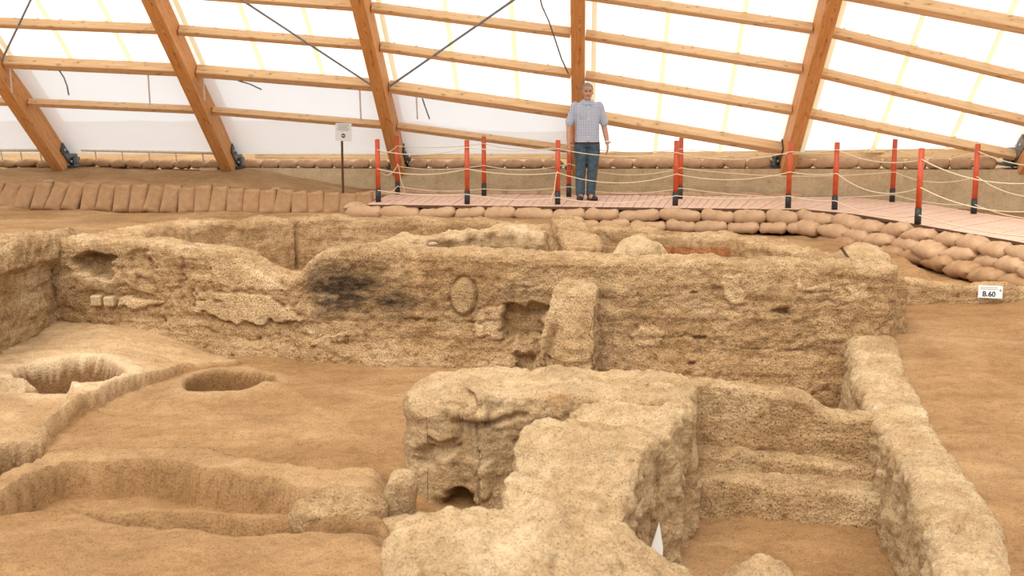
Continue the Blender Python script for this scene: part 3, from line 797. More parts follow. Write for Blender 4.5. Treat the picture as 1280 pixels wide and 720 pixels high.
cm = (cum(front_e) + cum(back_e)) / 2; npl = int(cm[-1] / .115)
tt = np.linspace(0, cm[-1], npl + 1)
FE = np.stack([np.interp(tt, cm, np.array(front_e)[:, k]) for k in (0, 1)], 1)
BE = np.stack([np.interp(tt, cm, np.array(back_e)[:, k]) for k in (0, 1)], 1)
wl = np.array(walk.location)
for i in range(npl):
    g = .03
    f0 = FE[i] * (1 - g) + FE[i + 1] * g; f1 = FE[i] * g + FE[i + 1] * (1 - g)
    b0 = BE[i] * (1 - g) + BE[i + 1] * g; b1 = BE[i] * g + BE[i + 1] * (1 - g)
    c0 = (f0 + f1) / 2; c1 = (b0 + b1) / 2
    x = Vector((*(c1 - c0), 0)); ln = x.length; x.normalize(); y = Vector((-x.y, x.x, 0))
    jz = random.uniform(-.003, .002)
    loc = []
    for q in (f0, b0, b1, f1):
        v = Vector((*(q - c0), 0)); loc.append((v.dot(x), v.dot(y)))
    V = [(a, b, -.035) for a, b in loc] + [(a, b, 0) for a, b in loc]
    me = mesh_from(V, [(3, 2, 1, 0), (4, 5, 6, 7), (0, 1, 5, 4), (1, 2, 6, 5), (2, 3, 7, 6), (3, 0, 4, 7)], 'plank')
    bm = bmesh.new(); bm.from_mesh(me); bmesh.ops.recalc_face_normals(bm, faces=bm.faces); bm.to_mesh(me); bm.free()
    o = link_mesh('plank', me, M['deck'], walk)
    o.matrix_world = Matrix.Translation((*c0, jz)) @ Matrix((x, y, Vector((0, 0, 1)))).transposed().to_4x4()
    o.matrix_parent_inverse = Matrix.Identity(4)
    o.matrix_basis = Matrix.Translation(-walk.location) @ Matrix.Translation((*c0, jz)) @ Matrix((x, y, Vector((0, 0, 1)))).transposed().to_4x4()
for nm, E, off in (('edge_fascia', front_e, -.032), ('edge_fascia', back_e, .032)):
    V = []; Fc = []
    for (a, b) in E: V += [(a - wl[0], b + off + q - wl[1], .06 + w_) for q, w_ in ((-.014, -.03), (.014, -.03), (.014, .0), (-.014, .0))]
    for i in range(len(E) - 1):
        for k in range(4): Fc.append((4 * i + k, 4 * i + (k + 1) % 4, 4 * i + 4 + (k + 1) % 4, 4 * i + 4 + k))
    Fc += [(0, 1, 2, 3), tuple(4 * (len(E) - 1) + k for k in (3, 2, 1, 0))]
    link_mesh(nm, mesh_from(V, Fc, nm), M['rust'], walk)

# --- barrier posts
bm = bmesh.new(); bm_cyl(bm, (0, 0, .19), (0, 0, .915), .036, seg=14); bm_cyl(bm, (0, 0, .915), (0, 0, .925), .036, .030, 14); me_post = bm_mesh(bm, 'shaft', True); me_post.materials.append(M['red'])
bm = bmesh.new(); bm_cyl(bm, (0, 0, .0), (0, 0, .195), .041, seg=14); me_sleeve = bm_mesh(bm, 'sleeve', True); me_sleeve.materials.append(M['black'])
front_px = [(473, 252.5), (584, 255), (697, 255.5), (844, 257), (985, 260), (1043, 262), (1147, 280), (1330, 318)]
back_px = [(497, 242.5), (605, 244.5), (711, 246), (850, 248.5), (1115, 252.5), (1217, 267), (1345, 290)]
def post(px, py, side, k):
    p = G(px, py, 0.0)
    o = empty('barrier_post', p); tag(o, '%s orange-red barrier post from the sign end on the walkway %s edge' % (ORD[k], side), 'post', 'barrier posts on the %s edge of the walkway' % side)
    for nm, me in (('shaft', me_post), ('foot_sleeve', me_sleeve)):
        c = bpy.data.objects.new(nm, me); col.objects.link(c); c.parent = o
    return p
FP = [post(x, y, 'front', k) for k, (x, y) in enumerate(front_px[:-1])]
BP = [post(x, y, 'rear', k) for k, (x, y) in enumerate(back_px[:-1])]
chain = [G(*back_px[-1], 0)] + BP[::-1] + FP + [G(*front_px[-1], 0)]
for lv, (hz, sag, nmx) in enumerate(((.79, .07, 'top'), (.48, .09, 'middle'), (.14, .06, 'bottom'))):
    pts = []
    for i in range(len(chain) - 1):
        a, b = chain[i], chain[i + 1]; ln = (b - a).length
        s_ = sag * min(1.6, ln / 1.5) * (1 + .4 * math.sin(i * 2.1 + lv))
        ha = hz + .035 * math.sin(i * 1.7 + lv); hb = hz + .035 * math.sin((i + 1) * 1.7 + lv)
        if lv == 2: s_ = min(s_, .09)
        for k in range(14):
            t = k / 14.0
            side = Vector((0, -.042, 0)) if i >= len(BP) else Vector((0, -.042, 0))
            pts.append(a.lerp(b, t) + side + Vector((0, 0, ha * (1 - t) + hb * t - 4 * s_ * t * (1 - t))))
    o0 = Vector((chain[7].x, chain[7].y, 0))
    o = link_mesh('barrier_rope', tube_mesh([p - o0 for p in pts], .007, 6), M['rope'], loc=o0)
    tag(o, 'cream rope strung along the %s level of the barrier posts' % nmx, 'rope')
# loose rope ends hanging at the first posts
for k, (pp, ds) in enumerate(((FP[2], -.1), (BP[0], .12))):
    o = link_mesh('rope_end', tube_mesh([Vector((ds * t, -.045, .46 - .5 * t ** 1.4 + .05 * math.sin(t * 9))) for t in np.linspace(0, 1, 12)] , .008, 6), M['rope'], loc=pp)
    tag(o, 'loose rope end hanging from a %s post' % ('front' if k == 0 else 'rear'), 'rope')

# ------------------------------------------------------------------ SANDBAGS
def bag_mesh(L_, W_, H_, seed, tie=False, eu=3.4, ev=2.6):
    nu, nv = 22, 14
    rng = np.random.RandomState(seed)
    u = np.linspace(-1, 1, nu); v = np.linspace(-1, 1, nv)
    U, Vv = np.meshgrid(u, v, indexing='ij')
    sheets = []
    for sgn in (1, -1):
        body = ((1 - np.abs(U) ** eu) * (1 - np.abs(Vv) ** ev))
        Z = sgn * H_ / 2 * np.clip(body, 0, 1) ** .55 * (1.0 if sgn > 0 else .86)
        X = U * L_ / 2 * (1 + .03 * np.abs(Vv) ** 3); Y = Vv * W_ / 2 * (1 - .06 * np.abs(U) ** 4)
        if tie: Y = Y * (1 - .55 * sstep(.72, .9, U)); Z = Z * (1 - .55 * sstep(.7, .88, U))
        P = np.stack([X.ravel(), Y.ravel(), Z.ravel()], 1)
        q = P.copy(); q[:, 2] = q[:, 2] * .6
        dz = fbm(P + seed * 3.1, 4, 3, seed) * .04 + fbm(P + seed, (16, 7, 7), 3, seed + 4) * .018
        edge = np.clip(body, 0, 1).ravel() ** .3
        P[:, 2] += sgn * dz * edge; P[:, 0] += dz * .5; P[:, 1] += fbm(P, 5, 2, 3) * .012
        sheets.append(P)
    V = np.concatenate(sheets); Fc = []
    n0 = nu * nv
    for i in range(nu - 1):
        for j in range(nv - 1):
            a = i * nv + j
            Fc.append((a, a + nv, a + nv + 1, a + 1)); Fc.append((n0 + a, n0 + a + 1, n0 + a + nv + 1, n0 + a + nv))
    me = mesh_from(V, Fc, 'sandbag')
    bm = bmesh.new(); bm.from_mesh(me); bmesh.ops.remove_doubles(bm, verts=bm.verts, dist=.002); bmesh.ops.recalc_face_normals(bm, faces=bm.faces); bm.to_mesh(me); bm.free()
    me.polygons.foreach_set('use_smooth', [True] * len(me.polygons))
    return me
BAG = [bag_mesh(1.0, .62, .40, 3 + k, tie=(k % 3 == 2)) for k in range(6)]
BAGD = [m.copy() for m in BAG]
BAGF = [bag_mesh(1.0, .62, .40, 23 + k, eu=6, ev=4) for k in range(6)]
for m in BAGF: m.materials.append(M['bag'])
BAGFD = [bag_mesh(1.0, .62, .40, 33 + k, eu=6, ev=4) for k in range(6)]
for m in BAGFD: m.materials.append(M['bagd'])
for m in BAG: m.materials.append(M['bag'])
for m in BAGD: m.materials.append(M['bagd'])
def bag(c, L_, wid, hgt, rot, label, group, dark=False, boxy=False):
    k = random.randrange(6)
    o = bpy.data.objects.new('sandbag', ((BAGFD if dark else BAGF) if boxy else (BAGD if dark else BAG))[k]); col.objects.link(o)
    o.location = c; o.scale = (L_, wid / .62, hgt / .40)
    o.rotation_euler = rot
    tag(o, label, 'sandbag', group)
    return o
rj = lambda a: random.uniform(-a, a)
def ring_bags(px0, px1, n, label, dark=False, h=.155, rev=False):
    dz = h * .5 - .01
    for i in range(n):
        px = px0 + (px1 - px0) * (i + .5) / n
        p = ring_at(px, .13, dz)
        if px < 300: p.z = max(ground_z(p.x, p.y), p.z - dz - .02) + dz
        ln = (ring_at(px0 + (px1 - px0) * (i + 1) / n) - ring_at(px0 + (px1 - px0) * i / n)).length
        nx = ring_at(px + 5) - ring_at(px - 5)
        bag(p, ln * 1.08, .25, h * 1.08 * random.uniform(.94, 1.04), (rj(.05), rj(.07), math.atan2(nx.y, nx.x) + rj(.05)), label.format(ORD[n - 1 - i if rev else i]), label.replace('{} ', '').replace('{}', ''), dark)
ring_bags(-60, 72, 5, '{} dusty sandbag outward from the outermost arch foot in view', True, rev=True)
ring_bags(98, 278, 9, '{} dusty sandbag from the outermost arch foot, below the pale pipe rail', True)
ring_bags(304, 486, 8, '{} ring-wall sandbag from the pipe-rail arch foot, behind the white sign')
ring_bags(512, 704, 8, '{} ring-wall sandbag from the joined-rods arch foot towards the man')
ring_bags(738, 966, 8, '{} plump ring-wall sandbag from the man towards the walkway-bend arch', h=.17)
ring_bags(992, 1250, 9, '{} ring-wall sandbag beyond the foot of the walkway-bend arch', h=.18)

# upright leaning bags holding the terrace
for i in range(24):
    px = -10 + i * 20.2
    py = float(np.interp(px, [0, 200, 300, 450], [259, 264, 266, 267]))
    p = G(px, py, -.17)
    hgt = random.uniform(.47, .53) * float(np.interp(px, [0, 300, 460], [1, .92, .72])); wd = .275
    tilt = math.radians(58 + rj(4)); lean = rj(.14) + (.10 if px < 230 else 0)
    c = p + Vector((0, .10, hgt * .5 * math.sin(tilt) - .03))
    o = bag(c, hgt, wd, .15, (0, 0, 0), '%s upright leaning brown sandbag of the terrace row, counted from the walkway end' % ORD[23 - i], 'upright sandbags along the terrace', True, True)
    # local X (length) up the slope, local Y along the row
    R = Matrix.Rotation(rj(.06), 3, 'Z') @ Matrix.Rotation(lean, 3, 'Y') @ Matrix((Vector((0, math.cos(tilt), math.sin(tilt))), Vector((-1, 0, 0)), Vector((0, -math.sin(tilt), math.cos(tilt))))).transposed()
    o.rotation_euler = R.to_euler()

# courses under the front edge of the walkway
FEc = np.array(front_e); fcum = cum(front_e)
def fe_at(s):
    p = np.array([np.interp(s, fcum, FEc[:, 0]), np.interp(s, fcum, FEc[:, 1])])
    q = np.array([np.interp(s + .05, fcum, FEc[:, 0]), np.interp(s + .05, fcum, FEc[:, 1])])
    r_ = np.array([np.interp(s - .05, fcum, FEc[:, 0]), np.interp(s - .05, fcum, FEc[:, 1])])
    t = (q - r_); t /= np.linalg.norm(t)
    return p, t
def course(s0, s1, ln, out, z, h, label, w_=.30, jit=.03, dark=False, boxy=False):
    s_ = s0; kk = 0
    while s_ < s1:
        l = ln * random.uniform(.85, 1.15)
        p, t = fe_at(s_ + l / 2); nrm_ = np.array([t[1], -t[0]])
        if nrm_[1] > .3: nrm_ = -nrm_
        if t[0] < .6: nrm_ = np.array([-abs(t[1]), -abs(t[0]) * 1.0])
        c = p + nrm_ * (out + rj(jit))
        bag((c[0], c[1], z + rj(.012)), l * 1.06, w_ * 1.1 * random.uniform(.92, 1.08), h * random.uniform(.93, 1.08), (rj(.10), rj(.12), math.atan2(t[1], t[0]) + rj(.14)), label.format(ORD[kk]), label.replace('{} ', ''), dark, boxy)
        s_ += l; kk += 1
sT = 6.3
course(-.25, sT, .50, .03, -.115, .19, '{} top-course sandbag under the straight walkway edge, from the sign end', boxy=True, jit=.015)
course(-.2, sT, .44, .12, -.255, .17, '{} lower-course sandbag under the straight walkway edge, from the sign end', boxy=True, jit=.015)
course(sT, 11.0, .50, .03, -.125, .21, '{} top-course sandbag of the heap below the walkway bend, from the bend', jit=.05)
course(sT - .1, 11.0, .50, .13, -.25, .22, '{} middle-course sandbag of the heap below the walkway bend, from the bend', jit=.07)
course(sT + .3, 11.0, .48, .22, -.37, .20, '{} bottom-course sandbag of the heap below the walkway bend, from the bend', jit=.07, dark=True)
# bags tucked along the rear edge of the walkway
bc = cum(back_e); BEa = np.array(back_e)
s_ = -.2; kb = 0
while s_ < 6.3:
    l = random.uniform(.48, .62); sc = s_ + l / 2
    p = np.array([np.interp(sc, bc, BEa[:, 0]), np.interp(sc, bc, BEa[:, 1])])
    bag((p[0], p[1] + .2, -.03), l * 1.03, .28, .15, (rj(.05), rj(.06), -.08 + rj(.08)), '%s flat sandbag between walkway and ring wall, from the sign end' % ORD[kb], 'sandbags behind the walkway')
    s_ += l; kb += 1
for i, (x, y, rz, z) in enumerate(((-2.22, 18.75, 1.45, -.03), (-2.28, 18.15, 1.5, -.05), (-2.3, 17.55, 1.4, -.08))):
    bag((x, y, z), .5, .3, .17, (rj(.05), rj(.05), rz), '%s sandbag from the ring wall at the closed walkway end near the sign' % ORD[i], 'sandbags at the walkway end')

# ------------------------------------------------------------------ SHELTER: arches, purlins, panels
DUP = Vector((-.0574, -.8995, .7003)).normalized()
NOUT = Vector((0, 0, 1)); NOUT = (NOUT - DUP * NOUT.dot(DUP)).normalized()
feet_px = {1: (83, 206, 20.95), 2: (291, 207, 20.85), 3: (501, 207, 20.6), 4: (723, 207, 20.2), 5: (981, 206, 19.15), 6: (1275, 203, 17.75)}
FOOT = {i: at(*v) for i, v in feet_px.items()}
FOOT[0] = FOOT[1] * 2 - FOOT[2]; FOOT[7] = FOOT[6] * 2 - FOOT[5]
rows_py = {
    'low': {0: 117, 1: 124, 2: 134, 3: 153, 4: 184},
    'a': {0: 68, 1: 77, 2: 88, 3: 107, 4: 142, 5: 187},
    'b': {0: 18, 1: 27, 2: 37, 3: 57, 4: 93, 5: 139, 6: 196},
    'c': {0: -32, 1: -22, 2: -11, 3: 8, 4: 42, 5: 88, 6: 156, 7: 215},
    'd': {0: -80, 1: -70, 2: -58, 3: -39, 4: -8, 5: 37, 6: 109, 7: 180},
    'e': {0: -128, 1: -118, 2: -106, 3: -86, 4: -57, 5: -13, 6: 48, 7: 120},
    'f': {1: -166, 2: -154, 3: -134, 4: -106, 5: -63, 6: -2, 7: 60},
    'g': {1: -214, 2: -202, 3: -182, 4: -155, 5: -113, 6: -55, 7: 10},
}
def u_for(i, py):
    lo, hi = -3.0, 12.0
    for _ in range(50):
        mid = (lo + hi) / 2; p = FOOT[i] + DUP * mid
        _, yy = project(np.array([p[:]]))
        if yy[0] > py: lo = mid
        else: hi = mid
    return lo
UU = {r: {i: max(u_for(i, y), -.6) for i, y in d.items()} for r, d in rows_py.items()}
UTOP = 8.2
AX = Vector((1, 0, 0))
for i in range(0, 8):
    base = FOOT[i]
    o = empty('timber_arch', base + Vector((0, 0, -.02)))
    lab = {1: 'first', 2: 'second', 3: 'third', 4: 'fourth', 5: 'fifth', 6: 'sixth'}.get(i)
    nm = {0: 'glulam arch beyond the outermost bay of the plastic curtain', 1: 'glulam arch whose foot stands between two rows of dusty sandbags, outermost in view',
          2: 'glulam arch at the end of the pale pipe rail, with shoe on the terrace', 3: 'glulam arch where two diagonal steel rods meet', 4: 'glulam arch rising directly behind the standing man',
          5: 'glulam arch standing behind the barrier post at the walkway bend', 6: 'glulam arch with pale steel shoe beyond the walkway bend', 7: 'glulam arch beyond the walkway bend, last of the row'}[i]
    tag(o, nm, 'arch', 'timber arches of the shelter')
    st = base + DUP * .10
    b = beam('arch_beam', st - NOUT * .04, base + DUP * UTOP - NOUT * .04, .20, .50, M['wood'], NOUT, bevel=.012)
    b.parent = o; b.matrix_parent_inverse = Matrix.Translation(o.location).inverted()
    b2 = beam('outer_lamella', st + NOUT * .345, base + DUP * UTOP + NOUT * .345, .19, .26, M['wood'], NOUT)
    b2.parent = o; b2.matrix_parent_inverse = Matrix.Translation(o.location).inverted()
    # steel shoe: two cheek plates, pin, base plate
    bm = bmesh.new()
    Rm = Matrix((AX, -NOUT.cross(AX), NOUT)).transposed()
    Rm = Matrix((AX, DUP, AX.cross(DUP).normalized())).transposed()
    for s_ in (-1, 1):
        bm_box(bm, AX * (.112 * s_) + DUP * .22 + NOUT * .10, (.016, .62, .34), Rm, .004)
    sh = link_mesh('steel_shoe', bm_mesh(bm), M['steel'] if i < 6 else M['shoe_grey'], o, loc=(0, 0, .02))
    for s_ in (-1, 1):
        for (du, dn) in ((.42, .02), (.42, .18), (.28, .10), (.10, .0)):
            bm = bmesh.new(); c = AX * (.118 * s_) + DUP * du + NOUT * dn; bm_cyl(bm, c, c + AX * (.022 * s_), .022, seg=6)
            link_mesh('bolt', bm_mesh(bm), M['galv'], sh)
    bm = bmesh.new(); bm_cyl(bm, (-.17, .08, .10), (.17, .08, .10), .075, seg=14); link_mesh('pivot_pin', bm_mesh(bm), M['steel'], o)
    bm = bmesh.new(); bm_box(bm, (0, .05, -.01), (.46, .5, .05), bevel=.008); bm_box(bm, (-.15, .08, .07), (.03, .3, .16)); bm_box(bm, (.15, .08, .07), (.03, .3, .16)); link_mesh('base_plate', bm_mesh(bm), M['steel'], o)

BAY = ['outside the outermost arch in view', 'between outermost arch and pipe-rail arch', 'between pipe-rail arch and joined-rods arch', "between joined-rods arch and the man's arch",
       "between the man's arch and walkway-bend arch", 'between walkway-bend arch and pale-shoed arch', 'beyond the pale-shoed arch']
def roof_pt(i, r): return FOOT[i] + DUP * UU[r][i]
bm = bmesh.new(); bm_box(bm, (0, 0, 0), (.035, .05, .03)); me_clip = bm_mesh(bm, 'clip'); me_clip.materials.append(M['galv'])
def purlin(i, r, w, h, label, group, clips=True, inset=.11, off=0.0):
    a, b = roof_pt(i, r) + NOUT * off, roof_pt(i + 1, r) + NOUT * off
    x = (b - a).normalized(); t = inset / max(abs(x.x), .3)
    o = beam('purlin', a + x * t, b - x * t, w, h, M['woodp'] if r != 'a' else M['woodp'], NOUT)
    tag(o, label, 'beam', group)
    if clips:
        ln = (b - a).length - 2 * t; k = .2
        while k < ln - .1:
            c = bpy.data.objects.new('clip', me_clip); col.objects.link(c); c.parent = o
            c.location = (k, rj(.02), h / 2 + .012); k += .335
    return o
for r in 'abcdefg':
    for i in range(0, 7):
        if i in UU[r] and i + 1 in UU[r]:
            if r == 'a':
                lab = 'stout pine purlin topping the plastic curtain, ' + BAY[i] if i < 4 else 'stout pine purlin running down to the ring wall beside the man'
                purlin(i, r, .13, .17, lab, 'stout purlins')
            else:
                seg_ = {'b': 'second', 'c': 'third', 'd': 'fourth', 'e': 'fifth', 'f': 'sixth', 'g': 'seventh'}[r]
                w_, h_ = (.09, .145) if r != 'e' else (.12, .20)
                purlin(i, r, w_, h_, '%s-course pine purlin %s' % (seg_, BAY[i]), 'purlins of the %s course' % seg_)
for i in range(0, 4):
    purlin(i, 'low', .10, .11, 'slim pine rail before the plastic curtain, ' + BAY[i], 'curtain rails', False, off=-.06)

# roof sheets on the purlins
def interp_row(r, g):
    i = int(math.floor(g)); f = g - i; d = UU[r]
    i0 = min(max(i, 0), 7); i1 = min(i0 + 1, 7)
    ks = sorted(d)
    u = float(np.interp(g, ks, [d[k] for k in ks]))
    ft = FOOT[i0] * (1 - f) + FOOT[i1] * f
    return ft, u
roof = empty('translucent_roof', (0, 19, 0)); tag(roof, 'bright translucent polycarbonate sheets of the shelter roof', 'roof', kind='structure')
gs = [0.02]
for i in range(0, 7): gs += [i + .07, i + .38, i + .69]
gs = sorted(set(g for g in gs if g > .03)) + [6.98]
OFFP = .105
def foot_u(g):
    if g <= 4.0: return interp_row('a', g)[1] - .04
    ua = interp_row('a', min(g, 5))[1]
    return .24
def panel_pt(g, u, off=OFFP):
    i0 = min(int(math.floor(g)), 6); f = g - i0
    return FOOT[i0] * (1 - f) + FOOT[i0 + 1] * f + DUP * u + NOUT * off
rl = roof.location
for a, b in zip(gs[:-1], gs[1:]):
    # split at an arch so the sheet follows the ring
    cuts = [a] + [k for k in range(1, 7) if a < k < b] + [b]
    V = []; Fc = []; NV = 12
    for g in cuts:
        u0 = foot_u(g if g != 4 else 4.0)
        for k in range(NV): V.append(panel_pt(g, u0 + (UTOP - u0) * k / (NV - 1)) - rl)
    for c in range(len(cuts) - 1):
        for k in range(NV - 1): q = c * NV + k; Fc.append((q, q + NV, q + NV + 1, q + 1))
    link_mesh('panel', mesh_from(V, Fc, 'panel'), M['panel'], roof)
for g in gs[:-1]:
    u0 = foot_u(g)
    a = panel_pt(g, u0, OFFP - .015) - rl; b = panel_pt(g, UTOP, OFFP - .015) - rl
    x = AX * .034
    y = NOUT * .012
    V = [a - x, a + x, a + x - y, a - x - y, b - x, b + x, b + x - y, b - x - y]
    link_mesh('joint_strip', mesh_from(V, [(0, 1, 2, 3), (7, 6, 5, 4), (0, 4, 5, 1), (1, 5, 6, 2), (2, 6, 7, 3), (3, 7, 4, 0)], 'joint_strip'), M['rib'], roof)
# plastic film below the stout purlin
for i in range(0, 4):
    V = []; Fc = []; n1, n2 = 14, 10
    o0 = FOOT[i]
    for j in range(n1):
        g = i + j / (n1 - 1); g_ = min(g, i + .9999)
        ft = FOOT[i] * (1 - (g - i)) + FOOT[i + 1] * (g - i)
        ua = UU['a'][i] * (1 - (g - i)) + UU['a'][i + 1] * (g - i)
        for k in range(n2):
            t = k / (n2 - 1)
            p = ft + DUP * (ua * (1 - t) + .22 * t) + NOUT * (.06 * (1 - t) + .09 * t + .03 * math.sin(math.pi * t) * (1 + .4 * math.sin(j * 1.3)))
            V.append(p - o0)
    for j in range(n1 - 1):
        for k in range(n2 - 1): q = j * n2 + k; Fc.append((q, q + 1, q + n2 + 1, q + n2))
    o = link_mesh('plastic_curtain', mesh_from(V, Fc, 'plastic_curtain'), M['curtain'], loc=o0, smooth=True)
    nm = ['milky plastic curtain outside the outermost arch in view', 'milky plastic curtain above the pale pipe rail', 'milky plastic curtain behind the white sign', 'milky plastic curtain between the joined rods and the standing man'][i]
    tag(o, nm, 'curtain', 'plastic curtains')

# diagonal rods, hangers, cable, pipe
def rod(name, a, b, r, mat, label, cat, group=None):
    o = link_mesh(name, tube_mesh([Vector((0, 0, 0)), Vector(b) - Vector(a)], r, 8), mat, loc=a); tag(o, label, cat, group); return o
ia = -NOUT * .06
rod('brace_rod', FOOT[1] + DUP * (UU['a'][1] + .1) + ia + AX * .12, FOOT[2] + DUP * (UU['f'][2] + .1) + ia - AX * .1, .016, M['rod'], 'steel brace rod rising from the outermost arch in view', 'rod')
rod('brace_rod', FOOT[3] + DUP * (UU['a'][3] + .05) + ia - AX * .12, FOOT[2] + DUP * (UU['d'][2] + .55) + ia + AX * .1, .017, M['rod'], 'steel brace rod rising from the joint towards the pipe-rail arch', 'rod')
rod('brace_rod', FOOT[3] + DUP * (UU['a'][3] + .05) + ia + AX * .12, FOOT[4] + DUP * (UU['e'][4] - .05) + ia - AX * .1, .019, M['rod'], 'steel brace rod rising from the joint towards the arch behind the man', 'rod')
for (px, gi, t0, t1) in ((59, 1, .02, .95), (225, 1, .02, 1.2), (285, 2, .02, .9), (456, 2, .02, 1.25), (519, 3, .02, .9), (697, 3, .02, .8)):
    g = gi + ((px - feet_px[gi][0] + 20) / (feet_px[gi + 1][0] - feet_px[gi][0])); g = min(max(g, gi + .06), gi + .94); f = g - gi
    ft = FOOT[gi] * (1 - f) + FOOT[gi + 1] * f
    ua = UU['a'][gi] * (1 - f) + UU['a'][gi + 1] * f; ul = UU['low'][gi] * (1 - f) + UU['low'][gi + 1] * f
    a = ft + DUP * (ua - .05) - NOUT * .05; b = a + Vector((.015, -.02, -.42 * t1))
    rod('hanger_strip', a, b, .013, M['white'], 'thin white strip hanging %s, %s' % ('close to its first arch' if px - feet_px[gi][0] < 90 else 'towards its second arch', BAY[gi]), 'strip', 'hanger strips')
def cable(pxs, Yd, label):
    pts = [at(x, y, Yd) for x, y in pxs]
    o = link_mesh('cable', tube_mesh([p - pts[0] for p in pts], .012, 6), M['rod'], loc=pts[0]); tag(o, label, 'cable')
pts = [FOOT[4] + DUP * (u_for(4, y_) ) - NOUT * .12 + AX * ((x_ - 724) / 82.0) for x_, y_ in ((676, -40), (683, 0), (690, 18), (697, 42), (704, 66), (712, 84))]
tag(link_mesh('cable', tube_mesh([p - pts[0] for p in pts], .012, 6), M['rod'], loc=pts[0]), 'thin grey cable hanging down beside the arch behind the man', 'cable')
cable([(74, 88), (80, 97), (84, 108), (86, 119)], (FOOT[1] + DUP * UU['a'][1]).y - .0, 'short bent cable hanging over the curtain by the outermost arch in view')
cable([(298, 101), (312, 105), (327, 112)], (FOOT[2] + DUP * UU['a'][2]).y + .05, 'short slack cable over the curtain by the pipe-rail arch')
cable([(528, 123), (532, 135), (537, 149)], (FOOT[3] + DUP * UU['a'][3]).y + .05, 'short slack cable over the curtain by the joined rods')
# pipe rail at the curtain's foot
for (a_, b_) in ((-60, 62), (102, 270)):
    pa, pb = at(a_, 187.5, 20.75), at(b_, 191.5 if b_ > 100 else 188, 20.65)
    o = empty('pipe_rail', pa); tag(o, 'pale pipe rail on short brackets at the foot of the curtain, %s' % ('beside the outermost arch' if b_ < 100 else 'between two arch feet'), 'pipe', 'pipe rails')
    link_mesh('pipe', tube_mesh([Vector((0, 0, 0)), pb - pa], .024, 8), M['rail'], o)
    n = 5
    for k in range(n):
        q = (pb - pa) * ((k + .5) / n)
        bm = bmesh.new(); bm_cyl(bm, q, q + Vector((0, .06, -.2)), .012, seg=6); link_mesh('bracket', bm_mesh(bm), M['galv'], o)
# chipboard sheet leaning outside at the right
pbs = at(1100, 183, 18.9)
bm = bmesh.new(); bm_box(bm, (0, 0, 0), (.55, .02, .24)); 
cb = link_mesh('chipboard_sheet', bm_mesh(bm), plain_mat('chipboard', (.62, .46, .22), .8, 0, .5, 30), loc=at(1102, 181, ring_at(1102).y + .24)); tag(cb, 'speckled yellow board under the roof edge above the tied sandbags', 'board')

# ------------------------------------------------------------------ SIGNS
p = G(429, 245, ground_z(*G(429, 245, -.05)[:2]))
p.z = ground_z(p.x, p.y)
sg = empty('notice_sign', p); tag(sg, 'white notice sign on a thin rusty post beside the walkway end', 'sign')
topz = at(427, 154, p.y).z - p.z
bm = bmesh.new(); bm_box(bm, (0, 0, (topz - .08) / 2), (.035, .03, topz - .08), bevel=.004); link_mesh('post', bm_mesh(bm), M['rust'], sg)
bm = bmesh.new(); bm_box(bm, (0, -.022, topz - .07), (.26, .012, .14), bevel=.002); pl1 = link_mesh('upper_plate', bm_mesh(bm), M['white'], sg)
bm = bmesh.new(); bm_box(bm, (0, -.024, topz - .215), (.26, .012, .14), bevel=.002); pl2 = link_mesh('lower_plate', bm_mesh(bm), M['white'], sg)
pl1.rotation_euler = (0, .03, 0); pl2.rotation_euler = (0, .03, 0)
for k in range(5):
    bm = bmesh.new(); bm_box(bm, (rj(.01), -.030, topz - .025 - k * .022), (.2 - .03 * (k % 3), .003, .008)); link_mesh('text_line', bm_mesh(bm), M['greyink'], pl1)
bm = bmesh.new(); bm_cyl(bm, (0, -.030, topz - .20), (0, -.034, topz - .20), .034, seg=20); link_mesh('round_symbol', bm_mesh(bm), M['ink'], pl2)
bm = bmesh.new(); bm_box(bm, (0, -.036, topz - .20), (.046, .003, .014)); link_mesh('symbol_bar', bm_mesh(bm), M['white'], pl2)

def text_mesh(s, size, mat, ext=.002, bold=True):
    c = bpy.data.curves.new('text', 'FONT'); c.body = s; c.size = size; c.extrude = ext; c.align_x = 'CENTER'; c.align_y = 'CENTER'
    if bold: c.offset = size * .02
    o = bpy.data.objects.new('tmp_text', c); col.objects.link(o)
    dg = bpy.context.evaluated_depsgraph_get(); me = bpy.data.meshes.new_from_object(o.evaluated_get(dg))
    bpy.data.objects.remove(o); bpy.data.curves.remove(c); me.materials.clear(); me.materials.append(mat)
    return me
p = at(1238, 365, 11.66)
b60 = empty('number_plate', p); b60.rotation_euler = (-.12, .03, -.1); tag(b60, 'small white plate reading B.60 on the very low mud wall', 'sign')
bm = bmesh.new(); bm_box(bm, (0, 0, 0), (.235, .008, .125), bevel=.002); link_mesh('plate', bm_mesh(bm), M['white'], b60)
t = link_mesh('lettering', text_mesh('B.60', .072, M['ink']), None, b60); t.location = (-.015, -.0065, -.022); t.rotation_euler = (math.pi / 2, 0, 0)
for k in range(2):
    bm = bmesh.new(); bm_box(bm, (-.015, -.0055, .046 - k * .017), (.17, .002, .007)); link_mesh('text_line', bm_mesh(bm), M['greyink'], b60)
bm = bmesh.new(); bm_cyl(bm, (.095, -.004, .02), (.095, -.0065, .02), .011, seg=12); link_mesh('emblem', bm_mesh(bm), M['green'], b60)

